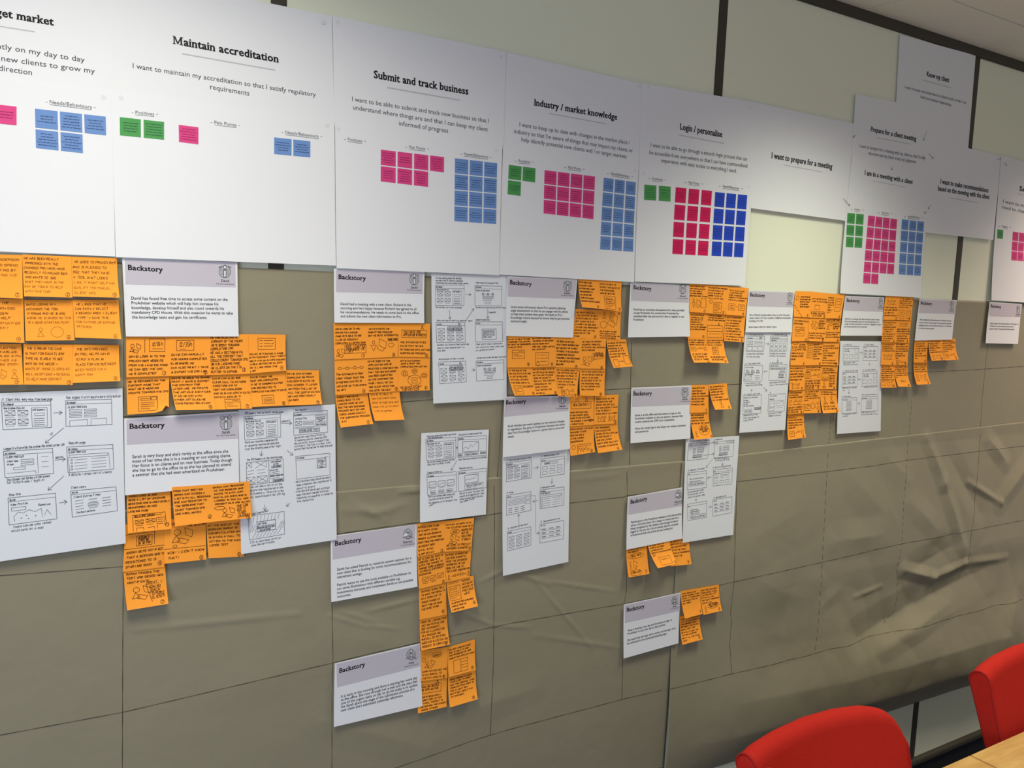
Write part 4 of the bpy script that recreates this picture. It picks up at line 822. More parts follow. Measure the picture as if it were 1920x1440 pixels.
q.arr(444, 972, 503, 962); q.frame([(530, 882), (870, 850), (880, 1030), (542, 1078)]); q.body('cols'); q.t('Client story', 533, 865, 645, 855, 16)
q.line((-600, 240), (-60, 225), (-60, 430), (-600, 450), (-600, 240)); s.done()

s = wsheet('portrait sheet of pen-drawn screens with a hatched box, near the left cards', [(447, 769), (628.3, 758), (631.3, 1011.8), (452, 1039)], (5, 5, 8, 8)); q = Q(s, 440, 755, 4.965)
q.t("CPD Summary links on David's landing page", 95, 108, 450, 92, 18); q.frame([(87, 130), (424, 103), (428, 318), (93, 348)]); q.body('welcome')
q.t('The results?', 560, 78, 672, 70, 16); q.frame([(548, 93), (862, 72), (865, 275), (550, 303)]); q.body('article'); q.arr(430, 190, 530, 190); q.t('clicks on it', 434, 180, 512, 172, 14)
for i, t_ in enumerate(('David can visualise completed CPD', 'or upcoming registered sessions', 'from the landing page after login')): q.t(t_, 95, 378+32*i, 398+15*i, 352+28*i, 18)
for i, t_ in enumerate(('David can read the article to', 'if reading counts towards CPD', 'He can print, save or export the', 'content. He has a clear cta', 'button that invites her to take this quiz')): q.t(t_, 556, 335+27*i, 838+18*i, 302+25*i, 17)
q.arr(250, 452, 247, 495); q.arr(488, 444, 542, 488); q.t('The CPD Summary on the landing page', 112, 542, 442, 510, 18)
q.frame([(108, 560), (450, 522), (458, 728), (112, 770)]); q.body('summary'); q.frame([(568, 500), (884, 470), (888, 672), (577, 713)]); q.body('notify')
for i, t_ in enumerate(('Sarah can see a list of all the', 'sessions she registered in the', 'CPD Summary. She can also', 'print, save & export her CPD log')): q.t(t_, 118, 796+32*i, 442+8*i, 764+30*i, 18)
for i, t_ in enumerate(('- Notifications help Sarah be aware', 'when a session she registered is', 'about to start', '- Also David & Sarah get notified', 'when the most needed training', 'remaining to complete it closed to', 'the deadline')): q.t(t_, 556+(20 if i not in (0, 3) else 0), 748+30*i, (893, 900, 745, 880, 870, 915, 735)[i], (700, 728, 786, 798, 826, 850, 906)[i], 18)
q.arr(280, 950, 282, 1002); q.arr(513, 933, 482, 965); q.t('Task Completed!', 150, 1045, 312, 1012, 17); q.frame([(125, 1055), (460, 1012), (465, 1222), (137, 1278)]); q.body('hatch')
q.t('CTA to download, print or', 146, 1310, 432, 1262, 17); q.t('save the certificate', 155, 1338, 368, 1300, 17); s.done()

s = wsheet('tall sheet of six pen-drawn screens right of the happy meeting card', [(808.5, 511.7), (950, 516.5), (950, 749.4), (812.4, 756.5)], (4, 4, 6, 7)); q = Q(s, 800, 505, 5.647)
for i, t_ in enumerate(('On the landing page the adviser', 'can see a list of recently completed', 'illustrations and a new business tracker section')): q.t(t_, 95, 98+26*i, (370, 380, 438)[i], 104+26*i, 16)
q.frame([(92, 165), (396, 168), (393, 385), (94, 380)]); q.body('welcome'); q.frame([(510, 172), (796, 178), (792, 388), (510, 384)]); q.body('steps'); q.t('Clear steps for progress filter', 520, 148, 760, 152, 14)
q.arr(412, 266, 468, 266); q.t('The adviser can track progress', 92, 408, 372, 412, 15); q.t('Advisers can always pick up the new steps', 518, 410, 835, 412, 14)
q.arr(240, 430, 247, 526); q.arr(412, 545, 498, 416); q.arr(645, 418, 647, 520); q.t('Complete', 655, 462, 730, 460, 15); q.t("Gets notified of what's my pending - again", 108, 548, 482, 550, 15); q.t('Complete submission', 517, 540, 668, 540, 15)
q.frame([(98, 562), (404, 562), (408, 772), (105, 775)]); q.body('tip'); q.frame([(513, 556), (800, 556), (805, 765), (518, 768)]); q.body('popup')
for i, t_ in enumerate(('Advisers can track all their activities', 'look at when people must fix', 'the gap')): q.t(t_, 110, 808+32*i, (448, 400, 200)[i], 798+32*i, 15)
for i, t_ in enumerate(('Clear point step 3 submission', 'can start to know what was', 'on upload process')): q.t(t_, 520, 800+33*i, (800, 815, 715)[i], 790+30*i, 15)
q.t('Notification of when is ready', 128, 960, 395, 948, 15); q.t('Adviser can review the short term plan', 530, 945, 840, 930, 14)
q.frame([(125, 982), (412, 970), (420, 1190), (140, 1212)]); q.body('tip'); q.frame([(522, 970), (815, 958), (818, 1165), (527, 1183)]); q.body('steps'); q.arr(475, 1068, 510, 1064); s.done()

s = wsheet('small sheet of four pen-drawn screens with line charts, above the stacked orange notes', [(790, 812), (916.5, 805), (911, 964.4), (787.4, 979.8)], (4, 5, 7, 12)); q = Q(s, 780, 800, 7.787)
q.t("David can generate in Zeno's portfolio", 160, 152, 582, 118, 24); q.t('plan the details page', 175, 172, 385, 158, 18); q.t('The option to make scenarios', 618, 130, 960, 100, 24)
q.frame([(142, 182), (580, 152), (582, 455), (152, 494)]); q.body('welcome'); q.frame([(608, 152), (1030, 130), (1028, 418), (610, 448)]); q.body('chart'); q.arr(582, 310, 605, 305)
q.t('David can choose whether he only', 165, 530, 562, 488, 24); q.t("the client's wishes in mind", 165, 568, 495, 528, 24); q.t('Send the Save & Compare to customer', 620, 492, 1035, 450, 22); q.arr(598, 492, 512, 634)
q.t('Compare Scenarios', 165, 684, 380, 662, 24); q.t('Template saving', 625, 620, 820, 604, 24); q.frame([(158, 695), (588, 655), (590, 945), (168, 1002)]); q.body('charts'); q.frame([(615, 650), (1028, 605), (1028, 890), (622, 948)]); q.body('template')
for i, t_ in enumerate(('David can change some values and', 'visualise different scenarios', 'He can save, print & export the', 'results')): q.t(t_, 178+4*i, 1035+45*i, (562, 535, 598, 285)[i], 992+42*i, 26)
for i, t_ in enumerate(('David is able to save the', 'results as a template for later', "today we don't have this due", 'the same thing')): q.t(t_, 635, 990+42*i, (988, 995, 975, 845)[i], 938+40*i, 26)
s.done()

s = wsheet('long creased sheet of six faint pen-drawn screens below the industry updates card', [(942, 857), (1069, 841.4), (1065.6, 1053.4), (943, 1079.8)], (4, 4, 6, 9)); q = Q(s, 935, 840, 5.88)
q.t('(1) Goals and web navigation links', 90, 145, 358, 112, 16); q.frame([(84, 165), (364, 128), (357, 328), (84, 372)]); q.body('welcome'); q.t('(2) Reading category lists', 468, 98, 665, 72, 16); q.frame([(465, 122), (726, 86), (722, 285), (460, 325)]); q.body('grid6')
q.arr(384, 222, 438, 214); q.arr(588, 330, 585, 390); q.t('(3) News search results', 455, 448, 618, 422, 16); q.frame([(455, 462), (722, 428), (720, 630), (455, 668)]); q.body('results'); q.arr(428, 580, 376, 588)
q.t('(4) Articles', 88, 502, 160, 492, 16); q.frame([(86, 522), (356, 480), (355, 686), (87, 742)]); q.body('lines'); q.line((348, 528), (404, 522), (410, 942), (444, 938)); q.arr(410, 942, 446, 938)
q.arr(222, 876, 220, 728); q.t('(6) Registers to the latest', 98, 895, 322, 842, 16); q.frame([(95, 918), (354, 866), (355, 1070), (98, 1134)]); q.body('boxes'); q.t('(5) Send bookmarks of this', 460, 822, 675, 782, 16); q.frame([(453, 840), (718, 798), (713, 1000), (455, 1048)]); q.body('table'); s.done()

s = wsheet('sheet of six pen-drawn screens hanging below the forgotten username card', [(1286, 823), (1386, 817), (1374.6, 1002.5), (1279.7, 1017.8)], (5, 5, 8, 8)); q = Q(s, 1275, 810, 6.857)
q.t('(1) Goes to the pru homepage', 118, 128, 382, 108, 18); q.t('(2) Register now', 440, 108, 540, 96, 18); q.frame([(110, 150), (378, 128), (352, 340), (92, 366)]); q.body('login'); q.frame([(448, 125), (695, 104), (678, 312), (435, 333)]); q.body('login'); q.arr(370, 148, 444, 132); q.arr(300, 300, 436, 280)
q.t('has to type in to register to', 442, 348, 630, 338, 16); q.t('a PRU adviser site', 452, 375, 630, 360, 16); q.arr(545, 390, 545, 430); q.arr(418, 350, 336, 455); q.t('(3) Register, if he wants?', 98, 505, 320, 472, 18); q.t('(4) Search for a new quick task', 415, 468, 650, 438, 18)
q.frame([(95, 525), (342, 495), (338, 712), (93, 745)]); q.body('form2'); q.frame([(428, 485), (676, 460), (664, 665), (423, 695)]); q.body('news'); q.arr(405, 578, 352, 588)
for i, t_ in enumerate(('But each multiple select', 'to the adviser with an', 'wants to register later')): q.t(t_, 98, 785+33*i, (308, 305, 322)[i], 745+33*i, 18)
q.arr(205, 852, 205, 882); q.frame([(93, 928), (345, 885), (340, 1095), (100, 1138)]); q.body('opts'); q.t('(6) Registered into the', 430, 855, 592, 828, 18); q.frame([(420, 872), (668, 830), (664, 1036), (420, 1084)]); q.body('table'); q.arr(360, 966, 402, 960); s.done()

s = wsheet('tall sheet of six pen-drawn screens under the existing client card', [(1396.5, 620), (1485.5, 620), (1472, 805.8), (1386, 811.6)], (5, 5, 7, 8)); q = Q(s, 1385, 540, 5.236)
q.t('(1) David looks at the site', 88, 463, 240, 466, 13); q.t('(2) Investment details page', 322, 462, 475, 466, 13); q.frame([(84, 475), (256, 478), (244, 626), (70, 622)]); q.body('blog'); q.frame([(312, 472), (482, 475), (470, 622), (304, 622)]); q.body('tiles'); q.arr(262, 545, 296, 550)
q.t('Articles they highlighted', 75, 652, 240, 652, 13); q.t('to if they save notes', 75, 680, 205, 680, 13); q.t('Provides what is relevant', 302, 648, 462, 650, 13); q.t('to Steve / can find story', 300, 672, 462, 674, 13); q.arr(383, 685, 383, 725)
q.t('(4) Client summary data', 62, 750, 210, 744, 13); q.t('(3) New contact form', 302, 742, 428, 740, 13); q.frame([(56, 758), (235, 758), (228, 912), (50, 916)]); q.body('dash'); q.frame([(302, 748), (474, 750), (466, 904), (296, 908)]); q.body('msgs'); q.arr(286, 816, 248, 820)
q.t("It lists Steve's / has", 52, 942, 212, 936, 13); q.t('money and current settings', 70, 962, 232, 954, 13); q.t('opens space with the plan', 302, 936, 462, 924, 13); q.t('to set / into a new plan list', 300, 960, 482, 946, 13); q.arr(245, 975, 276, 1012); q.arr(128, 990, 126, 1014)
q.t('(5) A report, what I see', 46, 1052, 205, 1042, 14); q.t('(6)', 298, 1036, 328, 1032, 14); q.frame([(44, 1058), (223, 1050), (216, 1228), (40, 1242)]); q.body('checks'); q.frame([(292, 1045), (462, 1036), (450, 1206), (286, 1218)]); q.body('trend')
for i, t_ in enumerate(('Compares this to the', 'notes, the a document is', 'output shared')): q.t(t_, 45, 1258+26*i, (185, 198, 140)[i], 1246+24*i, 13)
q.t('Clip a chart without', 288, 1240, 425, 1226, 13); q.t('themes in the copy', 290, 1262, 412, 1252, 13); s.done()

s = wsheet('tall sheet of six pen-drawn screens between two orange note columns', [(1575.4, 639), (1654, 640), (1651, 808), (1569, 813.7)], (5, 5, 6, 7)); q = Q(s, 1565, 620, 7.2)
q.t('(1) client tool', 118, 196, 228, 198, 16); q.t('(2) your summary', 398, 194, 530, 196, 16); q.frame([(115, 208), (328, 212), (322, 410), (112, 410)]); q.body('cats'); q.frame([(390, 208), (585, 212), (578, 404), (380, 404)]); q.body('table'); q.arr(332, 298, 376, 298)
q.t('Goes to goals in that', 116, 440, 272, 436, 14); q.t('results by the list he has', 114, 464, 314, 460, 14); q.arr(468, 424, 468, 466)
q.t('(4) Saves the tax links', 108, 552, 312, 545, 16); q.t('(3) Lists yearly Analysis', 378, 540, 548, 528, 16); q.frame([(104, 565), (312, 560), (302, 752), (98, 768)]); q.body('table'); q.frame([(378, 550), (575, 545), (575, 738), (365, 752)]); q.body('cats'); q.arr(362, 655, 316, 655)
q.t('Details can be in the tabs', 104, 782, 296, 772, 14); q.t('tools', 108, 812, 138, 810, 14); q.t('is adding to saved items', 395, 768, 570, 760, 14); q.arr(192, 790, 192, 850)
q.t('(5) Saves money', 98, 896, 215, 892, 15); q.t('Text to update the quote view', 365, 872, 578, 862, 14); q.frame([(100, 908), (300, 902), (296, 1105), (95, 1118)]); q.body('phone'); q.frame([(360, 892), (584, 885), (582, 1080), (355, 1092)]); q.body('phone'); q.arr(308, 982, 340, 982)
q.t('It is possible to share', 104, 1136, 290, 1122, 14); q.t('in the list', 106, 1162, 175, 1156, 14); q.t('adds the plan to a list', 358, 1110, 584, 1096, 14); q.t('so the client sees it to buy', 358, 1138, 590, 1126, 14); s.done()

# ------------------------------------------------------------------ orange sticky notes
def note(label, group, px, d, lifts, text, tb, draws=(), num=None, npos=(.9, .9), thin=False, w=.00078, cut=None, side=(0, 0), capf=.42):
    """text: lines split by |; tb: (u0, v0, u1, v1) box of the text; draws: (kind, u0, v0, u1, v1) or ('#words', u0, v, u1, cap)"""
    s = Sheet('sticky_note', label, 'sticky note', group, 'orange', px, (d+side[0], d+side[1], d+lifts[1], d+lifts[0]), 6, 8, 2.4, 0, cut)
    bk = ('handwriting', 'marker'); dk = ('drawing', 'marker')
    if thin: w = .00055
    ls = text.split('|') if text else []
    if ls:
        pitch = (tb[3]-tb[1])/len(ls); mx = max(hand_w(l) for l in ls)
        for i, l in enumerate(ls):
            if not l: continue
            b = bk if not (thin and i > len(ls)*.55) else ('glare_paled_handwriting', 'faint')  # lower lines in paler ink, imitating glare that washes them out
            L = (tb[2]-tb[0])*max(hand_w(l)/mx, .0); y = tb[1]+pitch*(i+.8); tilt = R.uniform(-.012, .006)
            k = L*s.W/hand_w(l); cap = min(pitch*capf, 9.0*k/s.H*1.0)
            s.hand(b, l, (tb[0]+R.uniform(-.01, .015), y), (tb[0]+L, y+tilt), cap, w, maxr=9)
    for di, dd in enumerate(draws):
        if dd[0][0] == '#': s.hand(('handwriting', 'marker', di), dd[0][1:], (dd[1], dd[2]), (dd[3], dd[2]-.01), dd[4], w)
        else: draw(s, dk+(di,) if not thin else ('glare_paled_drawing', 'faint', di), dd[0], dd[1:5], w*.95)
    if num is not None:
        c = npos; dk = ('page_number', 'marker'); s.stroke(dk, [(c[0]+x*.045, c[1]+y*.05) for x, y in ell(0, 0, 1, 1, 10, .3, 6.4)], w*.9)
        s.hand(dk, str(num), (c[0]-.02, c[1]+.028), (c[0]+.02, c[1]+.028), .055, w*.9, maxr=2)
    return s.done()
GA, GB, GC = 'orange notes at the far left edge', 'orange notes under the knowledge tests card', 'orange notes under the never at the office card'
GD, GE, GF = 'orange notes under the happy meeting card', 'orange notes around the pension planning card', 'orange notes beside the username cards'
GH, GI, GK = 'orange notes right of the existing client card', 'orange notes right of the client meeting cards', 'orange notes right of the lower cards'
GL = 'orange notes by the lowest right cards'
N = note
N('cut-off orange note at the left edge, top of its column, fine pen', GA, [(-45, 476), (42, 478), (42.7, 560), (-45, 556)], 6, (6, 10), '    ANDERSON|    TO SPEND|LOOKING BY|WINNING HIS', (.3, .05, .92, .52), (), 7, (.88, .92), thin=True)
N('orange note in fine pen starting HE HAS BEEN REALLY', GA, [(42, 477), (134, 481), (136, 557.8), (45, 555.6)], 7, (10, 9), 'HE HAS BEEN REALLY|IMPRESSED WITH THE|CHANGES PRU HAVE MADE|RECENTLY TO PRUADVISER|AND WANTS TO  SEE|WHAT THEY HAVE IN THE|WAY OF TOOLS TO HELP|WITH THIS TASK', (.03, .02, .9, .92), (), 2, (.9, .93), thin=True)
N('orange note in fine pen starting HE GOES TO, below the leftmost big sheets', GA, [(134, 481), (219, 484), (224, 558), (136.5, 556)], 6, (8, 14), ' HE GOES TO PRUADVISER|AND IS PLEASED TO|SEE THAT THEY HAVE|A TOOL WHAT LOOKS|LIKE IT MIGHT HELP HIM|QUALIFY THE MANUAL|CLIENT INFO', (.03, .05, .97, .95), (), 8, (.9, .93), thin=True)
N('cut-off orange note at the left edge ending in OPPORTUNITIES, fine pen', GA, [(-45, 560), (44, 561), (45.6, 642.6), (-45, 641)], 6, (6, 9), 'FROM THE|BE PROVIDED|BY LOGIN|WILL HELP|OPPORTUNITIES|SEARCH 1', (.3, .03, .92, .72), (), 4, (.88, .92), thin=True)
N('orange note in fine pen reading IT KNOWS WHO HE IS, faint speech drawing', GA, [(45.6, 562), (136, 563), (140, 638), (48, 639)], 6, (9, 8), 'DAVID LOGINS IN +|ACCESSES THE TOOL|IT KNOWS WHO HE IS AND|WHERE HE IS BASED SO THIS|IS A GOOD STARTING POINT', (.04, .05, .95, .6), (('person', .22, .68, .4, .9), ('bubble', .52, .66, .78, .92)), 5, (.88, .92), thin=True)
N('orange note in fine pen starting HE LIKES THAT HE', GA, [(136, 562), (222, 562), (227.6, 635.6), (141, 633)], 7, (8, 16), ' HE LIKES THAT HE|CAN EASILY SELECT|A SEARCH AREA + CLIENT|\'TYPE\' + SAVE THIS|FOR FUTURE OR EXPAND|MATCHES', (.05, .05, .95, .75), (), 6, (.88, .93), thin=True)
N('cut-off orange note at the left edge, lowest of its column, faint sketch', GA, [(-45, 645), (40, 645), (44, 721), (-45, 722)], 6, (6, 12), '   SELECTED|  VARIABLES,|COUPLED WITH|MATCHES AS|CAN BE SEEN', (.3, .03, .97, .55), (('laptop', .5, .62, .65, .85), ('person', .72, .62, .92, .85)), 9, (.86, .93), thin=True)
N('orange note in fine pen starting THE ICING ON THE CAKE', GA, [(44, 645), (136, 646), (136.5, 721.7), (45, 721)], 7, (9, 9), ' THE ICING ON THE CAKE|IS THAT FOR EACH CLIENT|TYPE HE IS ABLE TO SEE|INFO ON THE NEEDS +|WANTS OF THESE CLIENTS AS|WELL AS OPTIONS + MATERIAL|TO HELP MAKE CONTACT', (.03, .03, .95, .92), (), 9, (.92, .94), thin=True)
N('orange note in fine pen starting THE INFO PROVIDED', GA, [(136, 646), (222.7, 646.6), (225.8, 714.4), (136.6, 718)], 6, (11, 14), ' THE INFO PROVIDED|BY PRU, HELPS DAVID|TO PUT A PLAN IN|PLACE FOR HIS BUSINESS|WHICH MAKES HIM A|HAPPY MAN', (.05, .04, .92, .86), (), 10, (.9, .92), thin=True)

N('orange note with small figure and 12/35h box, first under the knowledge tests card', GB, [(236.4, 630), (317, 631), (317, 705), (237, 707)], 6, (4, 4), 'DAVID LOGS IN TO THE|PRUADVISER WEBSITE|FROM HIS LANDING PAGE|HE CAN SEE THE CPD|HE\'S COMPLETED', (.06, .44, .97, .97), (('writer', .08, .18, .34, .42), ('vline', .43, .08, .44, .4), ('box', .54, .06, .9, .38), ('#12/35 h', .6, .24, .85, .09), ('hline', .6, .31, .85, .32)), 1, (.88, .92))
N('orange note with 12/35h card drawing above DAVID CAN MANUALLY', GB, [(317, 631), (394, 630), (394.6, 703), (317, 705)], 6.5, (4, 4), 'DAVID CAN MANUALLY|ADD HOURS COMPLETED|ELSEWHERE HE|CAN ALSO PRINT / SAVE|& EXPORT HIS CPD LOG', (.05, .4, .95, .95), (('box', .18, .1, .6, .36), ('#12/35h', .24, .26, .55, .11), ('hline', .25, .32, .4, .33)), 2, (.88, .93))
N('orange note full of writing starting HE CAN ALSO SEE A', GB, [(394, 628), (465, 626.5), (467, 701), (394, 703)], 7, (4, 4), 'HE CAN ALSO SEE A|SUMMARY OF THE HOURS|HE\'S SPENT TOWARDS|COMPLETING CPD|HE HAS A SECTION WITH|ALL THE CONTENT THAT|COULD COUNT TOWARDS CPD|ON HIS LANDING PAGE|HE CLICKS ON THE CTA|BUTTON TO EXPAND', (.02, .02, .98, .97), (), 3, (.87, .89), capf=.56)
N('orange note with drawn checklist above DAVID IS FINDING A PAGE', GB, [(465, 626.5), (535.5, 627.5), (536.5, 695), (467, 700.5)], 6, (5, 7), 'DAVID IS FINDING A PAGE|WITH CONTENT THAT MIGHT|HELP HIM GAIN CPD HOURS|HIGHLIGHTED HE CLICKS|ON A LINK FROM THE|LIST', (.03, .46, .99, .98), (('list', .26, .1, .72, .4),), 4, (.88, .91))
N('orange note with cut-off corner and a drawn page, HE IS REMINDED', GB, [(237, 707), (318, 704.6), (317, 772), (239, 777.6)], 6, (6, 14), 'HE IS REMINDED ON THE|CONTENT PAGE THAT|WHAT HE\'S READING|COUNTS TOWARDS HIS CPD', (.04, .07, .98, .47), (('page', .27, .55, .72, .93), ('box', .56, .57, .7, .65)), None, cut=.012)
N('curled orange note starting DAVID IS ABLE TO SHARE', GB, [(318, 704), (394.6, 702), (404.9, 768), (330, 769)], 6, (18, 16), 'DAVID IS ABLE TO SHARE|PRINT / SAVE & EXPORT|THE CONTENT FOR|LATER USE  HE PRINTS|THE ARTICLE AND FILES|IT AS HE DID WITH|OTHER ARTICLES HE|CONSIDERED RELEVANT', (.02, .02, .97, .86), (), 6, (.88, .92))
N('orange note with a TEST button page at the bottom', GB, [(395, 702), (466.5, 700.6), (473, 766), (402, 768)], 7, (12, 12), 'DAVID CAN ALSO SEE|CLEAR CALL TO ACTIONS|DIRECTING HIM TO|TEST HIS KNOWLEDGE|AND GAIN HIS CERTIFICATE|DAVID CLICKS ON IT', (.03, .06, .99, .7), (('card', .3, .72, .7, 1.0),), 7, (.88, .93))
N('orange note starting DAVID TAKES THE with a button drawing', GB, [(466, 700.3), (535, 696), (540.5, 760), (472.7, 763)], 6.5, (9, 9), 'DAVID TAKES THE|TEST AND COMPLETES|IT HE IS CONGRATULATED|AND REDIRECTED TO|DOWNLOAD HIS CERTIFICATE', (.03, .06, .99, .6), (('button', .3, .68, .62, .92),), 8, (.88, .93))
N('last orange note of the second row, DAVID CAN EITHER', GB, [(535.5, 694), (597.8, 694.5), (604.4, 758), (539.4, 760.4)], 6, (6, 14), 'DAVID CAN EITHER|DOWNLOAD OR PRINT|HIS CERTIFICATE HE|CAN ACCESS IT LATER|ON FROM THE LIST OF|ALL THE CERTIFICATES|HE HAS PREVIOUSLY|GAINED', (.04, .04, .97, .9), (), 9, (.88, .94))

N('orange note with drawn screen, SEES A LIST OF UPCOMING', GC, [(237.5, 924), (320, 918), (322, 991.5), (240, 999.8)], 4.6, (9, 9), ' SARAH LOGS IN AND|SEES A LIST OF UPCOMING|SESSIONS SHE\'S PREVIOUSLY|REGISTERED ON HER|LANDING PAGE', (.02, .04, .97, .52), (('welcome', .12, .56, .86, .97), ('#WELCOME SARAH', .16, .64, .62, .06)), 1, (.9, .88))
N('orange note in front, FROM THAT SECTION SARAH CAN ACCESS', GC, [(322, 913.5), (397, 908.7), (403.5, 978), (328.4, 987)], 13, (9, 8), 'FROM THAT SECTION|SARAH CAN ACCESS A|LIST WITH ALL SESSIONS|SHE CAN REGISTER TO|THE SESSIONS THAT|COUNT TOWARDS CPD|ARE HIGHLIGHTED', (.04, .05, .94, .74), (), 2, (.88, .85))
N('orange note overlapping the sketch sheet, SARAH CAN REGISTER', GC, [(397, 908.7), (468.5, 902.8), (472, 971), (403.2, 978)], 13, (8, 8), 'SARAH CAN REGISTER|TO THE SESSION SHE|WANTS TO WITH JUST|ONE CLICK ONCE SHE\'S|LOGGED IN AND ALL HER|CREDENTIALS ARE SAVED', (.03, .03, .98, .58), (('bubble', .02, .61, .3, .7), ('writer', .2, .66, .56, .94), ('#SHE CAN', .62, .68, .92, .07), ('#ADD IT', .62, .77, .85, .07), ('#TO HER', .62, .86, .85, .07), ('#CALENDAR', .62, .95, .95, .07)), 3, (.9, .98))
N('orange note with pop-up box, SARAH GETS NOTIFIED', GC, [(235, 984), (309, 975), (308.8, 1063), (230, 1072.5)], 3.6, (2, 2), 'SARAH GETS NOTIFIED|THAT A SESSION SHE\'S|REGISTERED TO IS|STARTING SOON', (.06, .55, .97, .95), (('hline', 0, .53, .98, .54), ('vline', .74, .05, .75, .48), ('hline', 0, .22, .74, .23), ('box', .3, .27, .68, .48), ('#SESSION (1)', .34, .34, .64, .05), ('#STARTING', .34, .4, .6, .05), ('#IN 10 MIN', .34, .46, .64, .05), ('bell', .42, .12, .5, .2)), 4, (.88, .9))
N('orange note reading WOW! I DIDN\'T KNOW THAT!', GC, [(309, 975), (386, 968), (387, 1049), (308.4, 1057)], 4.6, (7, 7), 'WOW! I DIDN\'T KNOW|THAT!', (.08, .7, .95, .94), (('#SARAH IS ATTENDING', .15, .13, .92, .06), ('#THE SESSION', .55, .2, .98, .06), ('writer', .18, .22, .68, .6), ('hline', .0, .68, .98, .63), ('bubble', .2, .6, .3, .66)), 5, (.88, .94))
N('orange note tucked behind the sketch sheet, AT THE END OF THE', GC, [(386, 968), (456, 962), (457.8, 1043.4), (391, 1046.8)], 2.8, (8, 2), 'AT THE END OF THE|SESSION SARAH IS|CONGRATULATED SHE|IS GIVEN A CALL TO|ACTION TO THE KNOW|LEDGE TEST', (.04, .18, .95, .74), (), 6, (.86, .94))
N('lowest orange note of the far left group, reading GREAT, I CAN GO BACK', GC, [(231, 1069.7), (309.7, 1062), (316, 1132), (238.4, 1144.7)], 4, (12, 13), 'SARAH PASSES THE|TEST AND SENDS HER|CERTIFICATE', (.06, .04, .93, .38), (('writer', .15, .45, .62, .8), ('#GREAT, I', .52, .44, .88, .07), ('#CAN GO', .58, .54, .85, .07), ('#BACK', .62, .63, .84, .07), ('#TO PEOPLE', .62, .72, .93, .07), ('#CLIENTS', .62, .81, .93, .07), ('div', .5, .42, .62, .88)), 7, (.86, .92))

N('orange note with speech box, DAVID LOGS ON TO PRU', GD, [(625.5, 606), (687.8, 606), (688.5, 671.5), (627.3, 674.4)], 5.4, (3, 3), 'DAVID LOGS ON TO PRU|AND ON HIS LANDING|PAGE HE\'S ABLE TO SEE|A LIST OF RECENTLY|COMPLETED ILLUSTRATIONS', (.04, .1, .95, .6), (('box', .32, .6, .97, .84), ('#NICE, I CAN PICK', .36, .69, .95, .07), ('#FROM WHERE I\'VE', .36, .77, .93, .07), ('#LEFT', .4, .84, .56, .07), ('writer', .06, .7, .32, .95)), 1, (.87, .92))
N('orange note with telephone and laptop drawing, BUT HE GETS INTERRUPTED', GD, [(687.8, 606), (748.3, 606), (746, 669), (688.5, 671.5)], 5.8, (3, 3), 'DAVID STARTS THE|SUBMITTING PROCESS|BUT HE GETS INTERRUPTED', (.05, .1, .99, .4), (('hang', .1, .5, .32, .8), ('laptop', .32, .45, .62, .8), ('bubble', .68, .58, .86, .7), ('#PHONE RINGS', .66, .52, .98, .07)), 2, (.86, .93))
N('orange note with bell and box YOU HAVE ONE APPLICATION', GD, [(748, 606), (806.7, 607), (806.7, 670), (747, 669)], 6.2, (3, 3), 'THE SYSTEM NOTIFIES|DAVID THAT HE HAS|AN ONGOING APPLICATION|SUBMISSION PROCESS', (.05, .5, .99, .93), (('bell', .7, .06, .78, .16), ('box', .1, .2, .88, .42), ('#YOU HAVE ONE', .15, .29, .7, .07), ('#APPLICATION IN PROCESS', .15, .38, .86, .07)), 3, (.88, .94))
N('orange note in lower case, The system provides clear steps', GD, [(627.2, 674), (688.2, 671.3), (690, 737), (628.8, 740.7)], 6.2, (4, 4), 'The system provides|clear steps that the|progress and David|can pick up from where|he left', (.05, .36, .96, .92), (('steps', .1, .2, .88, .32),), 4, (.87, .93), capf=.5)
N('orange note filled with writing, DAVID SUBMITS THE', GD, [(688.2, 671), (748, 669), (749, 733.4), (690, 737)], 6.6, (4, 4), 'DAVID SUBMITS THE|APPLICATION AND HE|RECEIVES A CONFIRMATION|THAT THE NEW BUSINESS|HAS BEEN SUBMITTED|ON THE CONFIRMATION|PAGE / EMAIL HE CAN|SEE CLEAR INDICATION|AND NOTE THE NEXT', (.03, .04, .97, .98), (), 5, (.9, .93))
N('orange note with round icons circling a document', GD, [(748, 669.3), (806.7, 669.3), (806, 731.7), (749, 734)], 7, (6, 6), 'DAVID CAN EXPORT|SAVE & PRINT THE|COMPLETED APPLICATION', (.05, .06, .9, .32), (('hub', .08, .36, .92, .84), ('#HE SAVES A COPY', .04, .92, .72, .06), ('#FOR HIS FILES', .1, .99, .64, .06)), 6, (.87, .92))
N('orange note curling at the bottom, EVERY TIME DAVID', GD, [(628.8, 740.5), (690, 737), (700, 794.7), (639, 801.7)], 5.4, (17, 17), 'EVERY TIME DAVID|COMES BACK TO HIS|LANDING PAGE HE CAN|SEE THE NEW BUSINESS|TRACKER SECTION AND|CHECK WHERE EXACTLY|THE SUBMISSION PROCESS|IS AT', (.04, .02, .95, .88), (), 7, (.86, .93))
N('orange note with faint pale writing, curling off the paper', GD, [(691, 733), (749, 730.5), (758.5, 786.7), (703, 789.3)], 8.6, (16, 17), 'DAVID IS ABLE TO|let his client know|what things are and|keep him up to date|with progress', (.06, .05, .92, .74), (), None, thin=True, capf=.42)

